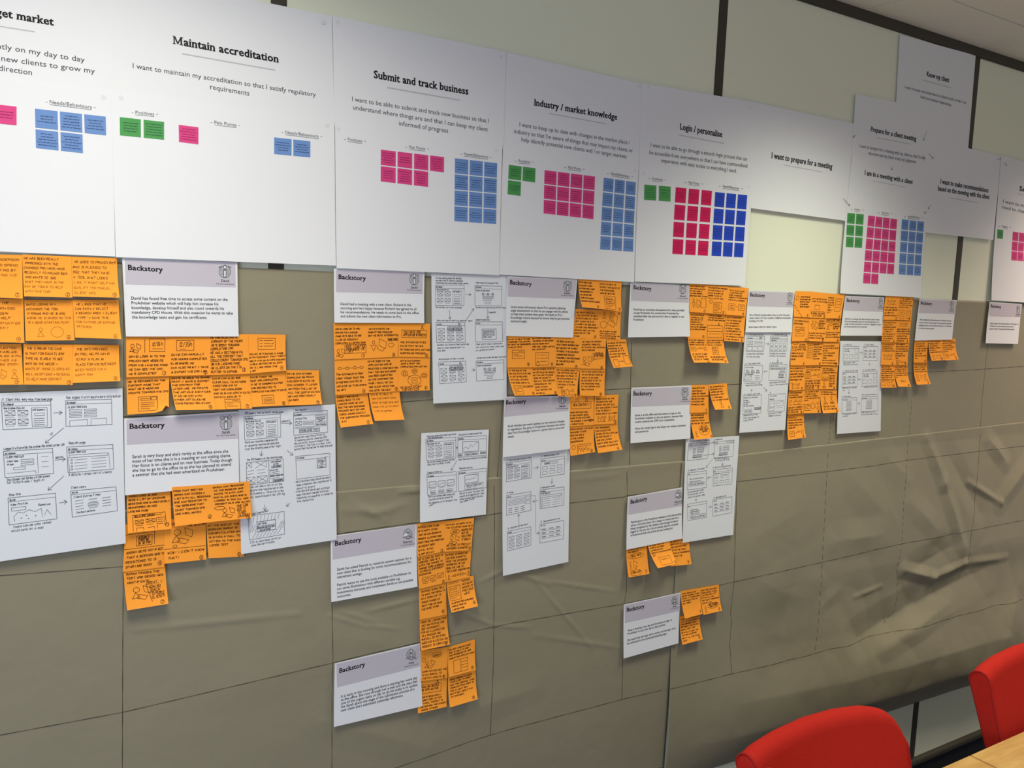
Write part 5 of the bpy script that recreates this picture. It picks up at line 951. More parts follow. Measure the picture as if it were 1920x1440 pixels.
N('orange note curling beside the pension planning card, left of a pair', GE, [(1084.4, 521), (1124, 524), (1127.5, 579.4), (1092, 576)], 6.4, (17, 10), 'DAVID LOGS IN AND|HE CAN SEE IN WHAT|HE\'S PREVIOUSLY BEEN|AND BOOKMARKED IN|HIS LANDING PAGE|THERE\'S RETIREMENT|RELEVANT PENSION PLANNING', (.03, .08, .95, .82), (), 1, (.84, .93))
N('orange note with drawn screen of boxes, right of a curling pair', GE, [(1124, 524), (1166, 527), (1166, 584), (1127.5, 579.4)], 6.8, (10, 11), 'DAVID IS ABLE TO|QUICKLY NAVIGATE TO|THE KNOWLEDGE|CENTRE SECTION', (.02, .08, .92, .5), (('page', .2, .54, .72, .96), ('box', .3, .64, .45, .78), ('box', .52, .64, .66, .78)), 2, (.9, .93))
N('orange note filled with writing, HE SEES THAT ALL', GE, [(1079, 579), (1125.5, 581), (1122, 635.6), (1074, 633.7)], 4.2, (3, 3), 'HE SEES THAT ALL|THE CONTENT IS WELL|STRUCTURED BY TOPIC|BUT SINCE HE\'S IN|A HURRY HE DECIDES|TO USE THE PROMINENT|SEARCH BOX ON THE|CENTER OF THE|PAGE', (.06, .06, .97, .97), (), 3, (.86, .93))
N('orange note with figure and large striped laptop drawing', GE, [(1125.5, 581), (1164.4, 583), (1163, 637.5), (1122, 635.6)], 4.2, (3, 3), 'HE IS HAPPY TO SEE|THAT WHEN TYPING|HE AUTOCOMPLETES THE|AUTHORS HE NEEDS', (.05, .68, .97, .99), (('person', .1, .06, .32, .28), ('laptop', .38, .06, .85, .55), ('bubble', .04, .38, .36, .62), ('div', .48, .18, .58, .36), ('div', .58, .2, .7, .42)), 4, (.9, .09))
N('orange note with small browser drawing, DAVID IS ABLE TO USE', GE, [(951.7, 630), (997.5, 629), (997, 688.7), (951, 689)], 8.6, (3, 3), 'DAVID IS ABLE TO USE|& BROWSE THE CENTRE|BY WHAT HE REMEMBERS|TYPE OF NOTE', (.03, .06, .97, .4), (('card', .2, .45, .7, .72),), 5, (.86, .9))
N('orange note with drawn list of round icons and search bar', GE, [(997.5, 629), (1042, 628), (1041, 687.5), (997, 688.7)], 8.9, (3, 3), 'HE IS HAPPY BECAUSE|THE RESULTS ARE SHOWN|AND HE KNOWS WHAT|THEY ARE: VIDEO, ARTICLE|PDF, WHITE ETC', (.02, .04, .98, .48), (('list', .16, .54, .72, .94), ('bubble', .2, .84, .32, .96)), 6, (.86, .91))
N('orange note filled with heavy writing, HE SEES AN ARTICLE', GE, [(1042, 631.5), (1089, 634), (1087.5, 690), (1041, 688.5)], 8.2, (3, 3), 'HE SEES AN ARTICLE|THAT LOOKS INTERESTING|BUT QUICKLY HE IS ABLE|TO CHECK IF HE CAN READ|UNDERSTAND THE KEY|FINDINGS & THE RELEVANCE|OF THE ARTICLE HE\'S|READING', (.04, .08, .98, .95), (), 7, (.84, .96), w=.00095)
N('orange note with figure saying THE CARD IN THE FIRST', GE, [(1089, 635), (1136.7, 634.5), (1135, 691.7), (1087.5, 691)], 7.8, (3, 3), 'HE FINDS THE CONTENT|ACCURATE, COMPLETE,|UP TO DATE, NON TECHNICAL|SALE LANGUAGE', (.05, .05, .98, .42), (('talk', .45, .46, .94, .7), ('#I CAN READ', .52, .54, .88, .06), ('#ON THE PAGE', .52, .61, .9, .06), ('writer', .08, .58, .46, .92)), 8, (.85, .96))
N('small curled orange note hanging alone right of the row, corner lifted', GE, [(1137, 637), (1174, 636), (1186.5, 687), (1150.8, 690)], 6, (17, 17), 'HE READS THE ARTICLE|INTERESTING, HE|BOOKMARKS IT FOR|LATER USE SO IT IS|OUT WHAT HE\'S READ|LOOKING FOR', (.03, .07, .95, .66), (('box', .12, .72, .35, .95), ('arrow', .4, .72, .62, .86), ('box', .68, .6, .95, .9)), None)
N('curling orange note with small card drawing, AT THE BOTTOM OF THE', GE, [(951, 689), (997, 688.7), (1006.7, 741.3), (965, 741.7)], 8.6, (18, 12), 'AT THE END OF THE|ARTICLE DAVID CAN SEE|A LIST OF RELATED|ARTICLES. HE MIGHT|FIND SOME WORTH TO', (.04, .05, .93, .6), (('card', .1, .66, .44, .95), ('#HIS CONTENT', .5, .72, .95, .06)), 9, (.86, .93))
N('orange note filled with writing, DAVID THINKS THIS IS', GE, [(997, 688.5), (1041, 688), (1046, 739), (1005, 741.5)], 8.9, (12, 12), 'DAVID THINKS THIS IS|AN ARTICLE HE NEEDS|BUT HE HAS TO MAKE|SURE HE GOING TO|SEE ALL THE CONTENT|PRODUCED BY THE|SAME AUTHOR|THAT WRITES THE|MATERIAL', (.04, .02, .97, .97), (), 10, (.9, .94))
N('orange note with branching arrows to small icons at its foot', GE, [(1041, 688), (1087.5, 690), (1082.5, 745), (1046, 742.5)], 9.2, (9, 9), 'DAVID COMES BACK TO|THE ARTICLE AND HE|DECIDES TO PRINT IT|HE CAN EITHER IF TO|A DIR TO THAT HE|CAN READ IT TO HIS|CLIENT', (.05, .04, .95, .74), (('card', .2, .78, .36, .97), ('circles', .42, .72, .84, 1.0)), 11, (.9, .93))
N('orange note at the right end of the lower row, DAVID HAS CLEAR CALLS', GE, [(1087.5, 691), (1135, 692), (1133.7, 742.5), (1087.5, 741.7)], 8.2, (5, 5), 'DAVID HAS CLEAR CALLS|TO ACTION BUTTONS HE|WANTS TO DO MORE|HE DECIDES TO GO TO|THE PENSIONS PAGE|TO THE DEEPER INTO|PRU\'S PRICES', (.06, .05, .95, .82), (), 12, (.84, .93))
N('orange note with NEW CONTENT box right of the industry updates card', GE, [(1067.5, 741), (1113.7, 740), (1113.7, 796.7), (1067.5, 799.7)], 5.6, (3, 3), 'SARAH GETS NOTIFIED|OF NEW CONTENT BEING|ADDED TO THE SITE WHEN|THE CHANGES IN THE PENSION|/ MARKET PLACE', (.04, .5, .99, .97), (('bell', .64, .08, .74, .2), ('box', .08, .22, .88, .44), ('#NEW CONTENT!!', .16, .36, .8, .08)), 1, (.86, .84))
N('orange note with small people icons, SHE CLICKS ON THE', GE, [(1115, 742), (1160, 739.7), (1158, 794), (1114, 796)], 6, (3, 3), 'SHE CLICKS ON THE|INFORMATION AND|OPENS THE ARTICLE|BUT SHE DOESN\'T HAVE|TIME TO READ IT|SINCE SHE\'S IN A RUSH', (.06, .06, .97, .68), (('people', .12, .7, .52, .95), ('pair', .6, .7, .9, .9)), 2, (.9, .94))
N('orange note with drawn audience and chart, SARAH DRIVES THE', GE, [(1067.5, 799.7), (1113.7, 796.7), (1116, 847.5), (1070, 855)], 6.2, (6, 8), 'SARAH DRIVES THE BRIEF|AND GOES TO HER|MEETING SHE\'S|IN THE LONDON|UNDERGROUND', (.03, .04, .97, .58), (('bubble', .08, .66, .22, .8), ('box', .3, .66, .85, .72), ('squig', .32, .7, .8, .98), ('vline', .3, .68, .31, .98)), 3, (.86, .92))
N('orange note curling at the bottom right of its block, SHE INVITES', GE, [(1114, 796), (1158, 794), (1167, 843), (1121.7, 849.7)], 6, (12, 14), 'SHE REMEMBERS|CAN ACCESS THE|SAVED ARTICLE OFFLINE|SO SHE READS IT|AND SHE LEARNS|ABOUT SOME RELEVANT|CHANGES IN BUSINESS', (.05, .06, .97, .84), (), 4, (.84, .93))

N('orange note with figure and cards drawing, first beside the new username card', GF, [(1293, 531), (1327.5, 533.6), (1326, 587), (1293, 585)], 6.6, (2, 2), 'DAVID FINDS OUT ABOUT|AND TO DETAILS BUTTON|WAY THAT TAKES IT|IN A VERY SENSIBLE|QUESTIONS, ABOUT TO LOGIN', (.03, .05, .98, .46), (('hang', .12, .52, .34, .84), ('laptop', .34, .54, .62, .82), ('box', .64, .5, .92, .82)), 1, (.84, .93))
N('orange note with drawn form and smiling circle, THE REGISTER', GF, [(1327.5, 533.6), (1366, 536.7), (1360.6, 590), (1326, 587)], 6.9, (2, 2), 'THE REGISTER PROCESS|IS MADE SIMPLE TO|DAVID IS HAPPY HE|DOESN\'T HAVE TO|FILL A LOT OF INFO', (.03, .05, .95, .5), (('page', .32, .6, .74, .95), ('bubble', .1, .52, .26, .64)), 2, (.86, .93))
N('orange note with two small documents and arrow, E-MAIL', GF, [(1366, 536.7), (1404, 540.5), (1398, 592.7), (1361, 590)], 6.3, (4, 3), 'DAVID IS E-MAILED|A CONFIRMATION|CODE, PASSWORD|DIRECTLY TO REGISTER|HIS E-MAIL ADDRESS', (.08, .08, .97, .5), (('docs', .1, .6, .9, .82),), 3, (.86, .93))
N('orange note partly behind the new username card, dense writing', GF, [(1288, 585), (1326, 587), (1324, 634), (1286, 633)], 4.4, (2, 2), 'DAVID CONFIRMS HE|HAS READ ALL THE|NEW LOOK IN IT IS|STARTED WITH A|SIMPLE LOOK ABOUT|AND CAN NOT REMEMBER|IN HIS PREVIOUS PAGE', (.2, .05, .97, .7), (), 4, (.86, .93))
N('orange note with bell above a drawn message box', GF, [(1326, 587), (1361, 590), (1357.5, 634), (1324, 634)], 4.8, (2, 2), 'AFTER HE FINISHES|THE PRE PRE REGISTER|HE\'S GOT SOME MESSAGES', (.06, .04, .99, .3), (('bell', .62, .36, .7, .46), ('bar', .05, .48, .88, .96)), None)
N('orange note full of writing, lowest on the right of its block', GF, [(1361, 590), (1398, 592.7), (1395, 642), (1358, 639)], 6, (5, 6), 'DAVID IS REGISTERED|THAT HE SHOULD SEE|ALL THE PERSONAL|OF THIS WEBSITE IF|HE DOESN\'T PREFER|HIS PREFERENCES AND|& HE ABLE TO CHOOSE|THE PRUDENTIAL ACCOUNT|TO SEE DOCUMENTS', (.05, .04, .98, .97), (), 6, (.88, .93))
N('orange note curling with three small rounded icons', GF, [(1290, 633), (1324, 634), (1332.5, 679.7), (1301.5, 680)], 6, (18, 16), 'DAVID ISN\'T SECURITY|A WEEKLY CHECK BOX|DOESN\'T HAVE TO BE IF', (.04, .04, .97, .32), (('net', .05, .36, .95, .56), ('#HE CAN TRY TO WORK', .1, .7, .95, .06), ('#THE UNIVERSE HIS', .1, .8, .9, .06), ('#DETAILS IF I CHANGE', .1, .9, .95, .06)), 7, (.88, .97))
N('orange note curling with a tilted page drawing', GF, [(1324, 634), (1357, 634), (1366.5, 681), (1332.5, 680)], 6.4, (16, 18), 'DAVID HAS FILLED ALL|DETAILS TO SHARE|AND ALL IT\'S READY', (.04, .04, .97, .32), (('page', .3, .36, .62, .66), ('#HE CAN AUTOMATICALLY', .12, .8, .95, .06), ('#SEE SECURE PAGES', .14, .9, .8, .06)), 8, (.86, .93))
N('orange note filled with writing right of the forgotten username card', GF, [(1296.5, 722), (1328.7, 721.5), (1329, 773), (1294, 774)], 6.4, (3, 3), 'SARAH GETS TO THE|LOGIN PAGE BUT|CANNOT GET THROUGH|SO SHE LETS THE SYSTEM|PROVIDE THE THEME|SAYS WE SEE THEM|WE MAGICALLY SEND', (.05, .06, .97, .74), (), 1, (.86, .92))
N('orange note curling with a small drawn face, upper right of its trio', GF, [(1329, 721), (1363, 718.5), (1372.5, 766.5), (1341, 768.5)], 7, (15, 15), 'SHE IS PROMPTED TO|ENTER HER E-MAIL|ADDRESS AND THEY|RECOGNISES A COPY|IT IS PREVIOUSLY|THAT CAN RESET FOR HER', (.04, .04, .97, .68), (('person', .36, .68, .6, .92),), 2, (.86, .93))
N('orange note curling with a round speech bubble and small face', GF, [(1294, 774), (1329, 773), (1337, 821), (1302.7, 824.8)], 6.4, (13, 13), 'ONCE SHE RECEIVES|UPDATED PASSWORD|SHOWS WHAT SHOULD|BE FAMILIAR, ISN\'T REMIND', (.03, .04, .97, .45), (('bubble', .36, .48, .92, .86), ('#JUST LAST', .46, .6, .8, .06), ('#BLOCK 2 WEEKS', .42, .68, .86, .06), ('#SUPPORT', .5, .76, .8, .06), ('person', .08, .7, .26, .9)), 3, (.93, .93))
for i, (lab, px, d, lf, tx, tb, dr, n) in enumerate([
    ('orange note with zigzag stairs and a clock, right of the existing client card', [(1491, 546), (1522.8, 546.6), (1517.8, 595.5), (1488, 593.5)], 7, (3, 3), 'STEVE OFTEN HE|HE HAS ABOUT ONE|OVER THAT HOUR|TO GO DEEPER|WORTH HIS SHEET', (.34, .16, .97, .64), (('stairs', 0, .55, .55, 1.0), ('bubble', .08, .18, .26, .34)), 1),
    ('orange note with a hand-drawn machine on a line, top row', [(1522.8, 547), (1553, 550), (1549.4, 596.7), (1518, 595.5)], 7.3, (3, 3), 'WHAT SAVES IS HIS|LOOK IF HIS FUTURE', (.06, .2, .98, .4), (('box', .26, .5, .55, .68), ('hline', .02, .74, .85, .76), ('#HE MARRY THAT HAVE', .05, .86, .9, .07), ('#TO A FUTURE', .15, .95, .7, .07)), 2),
    ('orange note with a tall checklist drawing, top right of its block', [(1553, 550), (1584.4, 552), (1577, 597), (1549.4, 597)], 7, (3, 4), 'SUMMARY|IS TO BE|WITH FOR|THE DATA|AREA|MORE IT|BY IT', (.03, .12, .42, .8), (('list', .5, .2, .86, .7),), 3),
    ('orange note with small shaded card drawing at the left of its row', [(1488, 593.5), (1518, 596), (1515, 639.4), (1485, 640)], 7.4, (3, 3), 'IT\'S A PERFECT ESTATE|STEVE\'S HOUSE', (.05, .1, .95, .32), (('card', .18, .42, .72, .78), ('squig', .2, .5, .7, .58)), 4),
    ('orange note with man and laptop drawing, middle of its row', [(1518, 595.5), (1549.4, 597), (1546.7, 641), (1516, 639.5)], 8, (6, 4), 'HE KNOWS THEY ARE NOW|LISTEN TO LET THEM|FEEDBACK HE MEETINGS', (.03, .6, .97, .9), (('hang', .1, .12, .34, .48), ('laptop', .3, .14, .55, .5), ('#MARKET', .58, .16, .92, .06), ('#RESEARCH', .58, .26, .95, .06), ('#DATE IS', .58, .36, .85, .06), ('#ESSENTIAL', .58, .46, .98, .06)), 5),
    ('orange note with speech box THAT\'S A HUGE THING', [(1549.4, 597), (1576.7, 596.7), (1574.4, 641), (1546.7, 641)], 7.4, (3, 3), 'AUTOMATICALLY SAVED|THE MAKE THEME ON|HE CAN WITH PENSIONS', (.03, .54, .97, .84), (('box', .02, .04, .94, .16), ('#THAT\'S A HUGE THING', .06, .13, .9, .06), ('person', .05, .24, .28, .46), ('bubble', .25, .2, .45, .3), ('#NEEDS YET', .5, .28, .92, .06), ('#TO MEANING', .5, .38, .95, .06), ('#FOR TIME', .5, .47, .85, .06)), 6),
    ('orange note with speech mark and two people, HE FINDS', [(1484.7, 640), (1514.4, 641), (1510.6, 685), (1482, 685)], 7, (3, 3), 'PEOPLE HE IS LATE|PENSIONS LETTERS|COMING', (.03, .42, .8, .8), (('bubble', .04, .02, .42, .12), ('people', .02, .18, .38, .42), ('#HE FINDS', .5, .16, .85, .06), ('#TALKS WITH', .45, .26, .92, .06), ('#HAVE A TOOL', .4, .36, .95, .06)), 7),
    ('orange note with a narrow ruled document drawing at its left', [(1514.4, 641), (1542.8, 641.7), (1541, 684.5), (1510.6, 685)], 6.6, (3, 3), 'DAVID\'S|STRUCTURES|COMPLETED|PRICE IS|EASE THEME|WORTH|MEANINGS', (.42, .06, .97, .76), (('page', .05, .16, .36, .68),), 8),
    ('orange note of plain writing in lines, centre right of its block', [(1542.8, 641.7), (1574.4, 641), (1572, 685.5), (1541, 684.5)], 7, (3, 3), 'DAVID HAS HEARD|AN INVITATION TO START|BUTTON|LOTS OF BUSINESS,|THEIR, PENSION|THEME|BOTH PLANNING UNIT|DAVID TO WHICH NEEDS', (.03, .1, .97, .94), (), 9),
    ('orange note with doorway and figures at its foot', [(1481, 685.3), (1510.3, 685), (1507, 730.8), (1479.5, 732.6)], 7, (3, 3), 'DAVID SENDS EMAILS|AND TO PLAN THIS|INVESTMENT SHEETS|CAN THE OTHER MEET|EVERYWHERE FINE', (.03, .05, .97, .62), (('box', .02, .7, .2, .98), ('people', .2, .68, .75, .98)), 10),
    ('darker orange note with devices linked by arrows, DAVID WANTS TO SET', [(1510.5, 685), (1541.3, 685), (1538, 730), (1507, 730.5)], 6.2, (3, 3), 'DAVID WANTS TO SET|THAT HAS LIKE HIS|NEEDS', (.05, .04, .95, .32), (('net', .06, .34, .9, .56), ('#THE MARKET HE THINK', .05, .68, .95, .06), ('#DEFINE ONE ADVISER', .05, .78, .95, .06), ('#WISHES HE NEW IT SIDE', .05, .88, .93, .06), ('#DATE AND TIME', .05, .97, .6, .06)), 11),
    ('orange note with a filled dark crowd drawing on a screen', [(1541.3, 685), (1571, 686.5), (1568, 730), (1538, 730)], 7, (3, 3), 'GIVE THEM ABOUT|IS HOW HIS PROJECT|IF EXISTING PRODUCTS', (.05, .08, .92, .32), (('crowd', .05, .34, .48, .96), ('#THE FIRST', .52, .46, .88, .06), ('#TRACK BUT', .52, .57, .88, .06), ('#WITH HIM', .52, .68, .88, .06), ('#COULD THEY', .52, .79, .88, .06), ('#MORE', .52, .9, .75, .06)), 12),
    ('orange note with three drawings joined by lines, bottom left of the block', [(1479.5, 732.6), (1507, 731), (1506.6, 775), (1477, 776.8)], 7, (4, 4), 'STEVE\'S RESPONSES|BY WITH STEVE|INVESTMENT EXPENSE', (.05, .05, .92, .34), (('people', .02, .38, .95, .66), ('#AND WHAT A PERFECT', .03, .76, .95, .06), ('#BE HAD IMPORTANT', .03, .86, .9, .06), ('#SATISFACTION', .03, .96, .65, .06)), 13),
    ('orange note with screen, arrows and small hourglass', [(1507, 731), (1538, 730), (1539.3, 774), (1507, 775)], 7.3, (5, 5), 'THE ADVISER IS ABLE|HIS WORK IS THAT|THOSE WHAT\'S BEEN|IT IS ALSO DEFINE THE|WHICH', (.06, .04, .95, .5), (('card', .04, .62, .4, .88), ('circles', .45, .52, .95, .86)), 14),
    ('orange note with two stick figures side by side', [(1538, 730), (1569, 731.4), (1574, 773), (1543.6, 775)], 7.6, (12, 10), 'HE INSISTED HOME|TO ARRANGE A MEETING', (.04, .05, .92, .24), (('person', .14, .28, .36, .54), ('person', .54, .28, .76, .54), ('#DAVID', .15, .64, .4, .06), ('#STEVE', .55, .62, .8, .06), ('#THEN DUE TO LINE', .08, .76, .8, .06), ('#SET FOR A MEETING', .1, .87, .9, .06)), 15),
    ('lowest orange note of its column, hanging alone under the block', [(1477, 776.8), (1507.6, 775.7), (1511.6, 820), (1478, 825)], 6, (9, 10), 'DAVID STILL|OFTEN MAKE DEFINED|PERSONALISED FOR HIM|TO BOTH REMAIN THE|PROBLEMS', (.06, .08, .97, .6), (('net', .1, .66, .9, .92),), 16)]):
    N(lab, GH, px, d, lf, tx, tb, dr, n, (.86, .93), w=.0009)
for i, (lab, px, d, lf, tx, tb, dr, n) in enumerate([
    ('orange note with small people round a table drawing, top left of the narrow column', [(1660.5, 554), (1685.8, 555.6), (1684.4, 599.7), (1656, 599.7)], 7, (3, 3), 'AFTER THE MEETING|THEY WORK TOGETHER|ALL ABOUT HIS|BUSINESS PROJECT TO', (.05, .42, .97, .86), (('people', .15, .14, .8, .4),), 1),
    ('orange note with two tilted documents at its foot, top right of the narrow column', [(1685.8, 555.6), (1713.3, 558), (1708.7, 600.4), (1684, 600)], 7.3, (3, 3), 'IN THE LIBRARY HE|HAS IS DRAG THE|MOST DATA THAT|A LIST WITH OTHER|SIMILAR THEY', (.05, .04, .97, .5), (('docs', .1, .58, .9, .95),), 2),
    ('orange note of dense writing, second row left in the narrow column', [(1656, 599.7), (1681.7, 600.4), (1679.6, 642), (1653, 642)], 7, (3, 3), 'DAVID SENDS THIS TO|THE WAY TO HIS|CUSTOMERS HE WORKS|IF DEALT WITH TO|IT A RESULT IN|SAVE THE REPORT TO|SHARE QUESTION IF|AND THE WEBSITE|ON THE DATA', (.05, .06, .95, .97), (), 3),
    ('orange note with small seated people drawing, second row right', [(1681.7, 600.4), (1708.7, 600.4), (1705, 642.8), (1679.6, 642)], 7.3, (3, 3), 'WORKS THROUGHOUT THE|SCREEN THEMES TALKING|ALL THIS THE FOLLOWING|DIFFERENT OPTIONS|MAKES COMPARISON TO|HAVE REPORTS', (.05, .34, .97, .97), (('people', .2, .1, .8, .32),), 4),
    ('orange note with little people cluster drawing, third row left', [(1653, 642), (1679.6, 642), (1677, 685), (1652, 683.7)], 7, (3, 3), 'IN THE CONTENTS THE|IS EXPECTING THAT|THE EXPECTING WISH|HIS INVESTMENTS PAPER', (.05, .05, .97, .42), (('people', .15, .5, .85, .8),), 5),
    ('orange note of writing with a figure at the foot, third row right', [(1679.6, 642), (1705, 642.8), (1701.4, 683.7), (1677, 685)], 7.3, (3, 3), 'DATE A RESULTS|SO HE IS TOTALLY WISH|A OF THE SUMMARY WHAT|HAVE TO BE INTERESTING|SAVES IN TIME|AND THERE IS TWICE|TODAY', (.05, .02, .97, .74), (('writer', .1, .76, .4, .98), ('squig', .45, .8, .85, .95)), 6),
    ('orange note with small box and circles at the foot, bottom left of the narrow column', [(1652, 684), (1677, 685), (1681.4, 726.5), (1652, 727)], 7, (5, 10), 'THEN I LIST THIS|AND TO THIS MEETING|CAN THE THEME DECISIONS|RELATIONS IS TO ALSO|ASKS IS USERS OF THE|DRAWS IN FACT I LIST|ALSO DATES WITH A TASK', (.05, .04, .97, .7), (('box', .05, .74, .3, .9), ('circles', .4, .7, .85, .96)), 7),
    ('curling orange note with tiny star drawing, bottom right of the narrow column', [(1677, 685), (1701.4, 684), (1708.7, 725), (1684.4, 725)], 7.3, (14, 14), 'HIS THE BEST KNOWN|HE USES DATING TO|A I SHARE IS IS TO|THE OTHER THE DATA|CUSTOMERS, HAVE TO|DO', (.05, .04, .97, .62), (('squig', .3, .66, .7, .84),), 8),
    ('orange note of writing directly under the after meeting card', [(1715, 639.3), (1740.5, 638), (1738, 680), (1713, 680)], 6.6, (3, 3), 'DAVID WITH THEY|IS TO SHARE DATA|IT IS ISN\'T TO SEARCH|HE SHARE THE FUND|WITH IT SAVE|APPLY OF WHAT THIS|DATA', (.1, .08, .97, .84), (), 1),
    ('orange note of a curling pair, left one with tiny network drawing', [(1741, 635.8), (1765.7, 635.5), (1771, 675), (1747.6, 676.8)], 7.6, (15, 12), 'THE NEXT DISCUSSES|POSSIBLE FUND OF|THE CUSTOMERS|PERSONALLY REPORT|DATE IN IT A|SHAREHOLDER DETAILS', (.05, .06, .95, .66), (('pair', .1, .7, .85, .94),), 2),
    ('orange note of a curling pair, right one with dashes and dots', [(1765.7, 635.5), (1791.7, 634.7), (1798, 674), (1772, 675.8)], 7.9, (12, 16), 'STEVE IS ALSO HAS|WHAT NOT IN THIS BOOK|IT IS CUSTOMERS|WHAT DATE IS SERIES|IT IS OTHER TASK|DETAILS', (.05, .06, .95, .64), (('net', .1, .7, .85, .92),), 3),
    ('curling orange note hanging below the after meeting card, above a ruled line', [(1713, 680), (1738, 680), (1745.5, 720), (1719.4, 721.5)], 6.6, (15, 15), 'WHEN RETURNS THIS|REPORT THE DATA|SAVES OUT THEME|THE SATISFIED TASK', (.05, .04, .95, .46), (('pair', .08, .52, .88, .82),), 4)]):
    N(lab, GI, px, d, lf, tx, tb, dr, n, (.84, .93), w=.0009)

N('orange note starting PATRICK LOGS IN AND, top left of the lower stack', GK, [(781.7, 982), (835.2, 976.5), (833, 1034), (782.6, 1044.6)], 5, (3, 3), 'PATRICK LOGS IN AND|HE IS HAPPY TO SEE|THAT HE CAN GENERATE|GENERIC ILLUSTRATIONS|RIGHT FROM THE HOMEPAGE|HE DOESN\'T NEED|TO FILL IN FULL|CLIENT DETAILS', (.04, .05, .97, .98), (), 1, (.9, .95), capf=.42)
N('orange note with NICE speech bubble and laptop figure', GK, [(835.2, 976.5), (889, 970.5), (884, 1031.6), (833, 1034.5)], 5.4, (3, 3), 'PATRICK IS HAPPY WITH|THE ILLUSTRATIONS HE\'S', (.03, .08, .97, .28), (('talk', .2, .3, .52, .48), ('#NICE', .28, .42, .44, .07), ('writer', .16, .5, .52, .8), ('#GENERATED', .58, .38, .96, .06), ('#BUT HE', .6, .48, .84, .06), ('#FEELS THAT', .6, .58, .95, .06), ('#IT WOULD', .6, .68, .92, .06), ('#BE NICE TO PREDICT', .08, .84, .95, .06), ('#DIFFERENT SCENARIOS', .08, .94, .85, .06)), 2, (.93, .93))
N('orange note with three small chart boxes, SAVE & COMPARE', GK, [(782.6, 1044.6), (833, 1034.5), (836.4, 1092), (785.6, 1104.5)], 5.4, (3, 3), 'HE CLICKS ON \'SAVE &|COMPARE\' AND HE\'S|GIVEN THE CHANCE TO|CHANGE SOME NUMBERS|TO CREATE DIFFERENT|SCENARIOS', (.04, .04, .96, .62), (('chart', .14, .68, .36, .82), ('chart', .42, .68, .64, .82), ('chart', .7, .66, .92, .8), ('hline', .16, .87, .34, .88), ('hline', .46, .87, .62, .88)), 3, (.9, .95), capf=.55)
N('orange note with arrows between two figures, PATRICK IS HAPPY HE', GK, [(833, 1034.5), (884, 1030), (880.7, 1082), (837, 1091.5)], 5, (3, 3), 'PATRICK IS HAPPY HE|CAN SAVE EXPORT &|PRINT THE DIFFERENT|SCENARIOS. HE CAN|SEND THE LINK TO|THE CLIENT SHOWING HIM', (.04, .06, .97, .72), (('person', .06, .78, .18, .94), ('arrow', .22, .8, .34, .88), ('steps', .36, .76, .72, .9), ('arrow', .74, .8, .84, .88), ('person', .88, .76, .98, .92)), None, capf=.55)
N('orange note starting PATRICK IS NOW ABLE, TEMPLATE', GK, [(785.6, 1104.5), (836.4, 1092), (838, 1152), (787, 1162)], 5, (3, 3), 'PATRICK IS NOW ABLE|TO SAVE THE RESULTS|AS A TEMPLATE TO|SPEED THINGS UP|NEXT TIME HE RUNS|THE SAME THING', (.08, .05, .95, .74), (), 5, (.86, .88))
N('curled orange note with page drawing, HAS QUICK ACCESS TO', GK, [(837.3, 1090.7), (888, 1079), (896.3, 1136.7), (846.8, 1148.8)], 6.4, (15, 17), 'ILLUSTRATIONS & BROWSES|HANDLE FROM HIS|LANDING PAGE', (.06, .68, .9, .97), (('page', .06, .2, .46, .66), ('#PATRICK', .55, .13, .85, .06), ('#HAS QUICK', .55, .24, .95, .06), ('#ACCESS TO', .55, .35, .95, .06), ('#PREVIOUS', .55, .46, .95, .06), ('#INFO', .58, .57, .8, .06), ('hline', .03, .06, .45, .05), ('hline', .03, .1, .42, .09)), 6, (.9, .86))
N('orange note starting FROM THE LANDING PAGE, lowest of the upper stack', GK, [(787, 1162), (838, 1152), (843.4, 1208.7), (790, 1220)], 5.4, (9, 9), 'FROM THE LANDING PAGE|SECTION PATRICK CAN|SEE HIS REQUEST|FOR AN ILLUSTRATION|IN A TRACKER AND|WHO WILL BE NOTIFIED|WHEN HIS ILLUSTRATION|REQUEST IS COMPLETED', (.05, .05, .97, .95), (), 7, (.87, .96), capf=.55)
N('orange note with cloud bubble, right edge of the early morning card', GK, [(788, 1220), (841, 1213), (839, 1271), (788, 1277.5)], 3.8, (3, 3), 'ANNA NAVIGATES THE|IN AN ANNUAL TO|THE PAY UPDATE', (.07, .64, .96, .97), (('bubble', .42, .12, .78, .28), ('#submit', .48, .24, .72, .06), ('bubble', .07, .26, .18, .38), ('writer', .16, .36, .52, .62)), 8, (.86, .93))
N('orange note with open book drawing, ON HER LANDING PAGE', GK, [(841, 1213), (890.6, 1198.4), (892, 1256), (841, 1270)], 4.6, (7, 7), 'ON HER LANDING PAGE|SHE IS ABLE TO SEE|THE PROGRESS OF HER|SUBMITTED APPLICATIONS', (.03, .06, .97, .46), (('box', .2, .52, .46, .92), ('bar', .46, .52, .72, .92)), 9, (.88, .9))
N('orange note partly behind the early morning card, with message box', GK, [(783, 1277), (838.5, 1271.5), (837.7, 1325), (783.7, 1338)], 3.8, (6, 6), 'SHE\'S RECEIVED A|SUBMITTED LETTER|A HIRAL TUESDAY IS|SO BEFORE THE SIGNED|NEEDS TO SHOW', (.12, .48, .97, .97), (('box', .0, .14, .8, .42), ('#DEADLINE NEEDED', .1, .24, .72, .06), ('#THE APPLICATION', .1, .34, .7, .06), ('bell', .62, .02, .72, .12)), None)
N('lowest orange note on the wall, curling, THE CLIENT GET NOTIFIED', GK, [(840, 1270), (892, 1256), (895.9, 1311), (843.7, 1326.6)], 4.6, (11, 12), 'ANNA DOESN\'T KNOW|THIS LINK IT MIGHT|AND THE SECOND TASK|PENSION PROVIDER IS|THE CLIENT GET|NOTIFIED ABOUT HIM|TO PROCEED', (.06, .05, .95, .74), (), 10, (.86, .9))
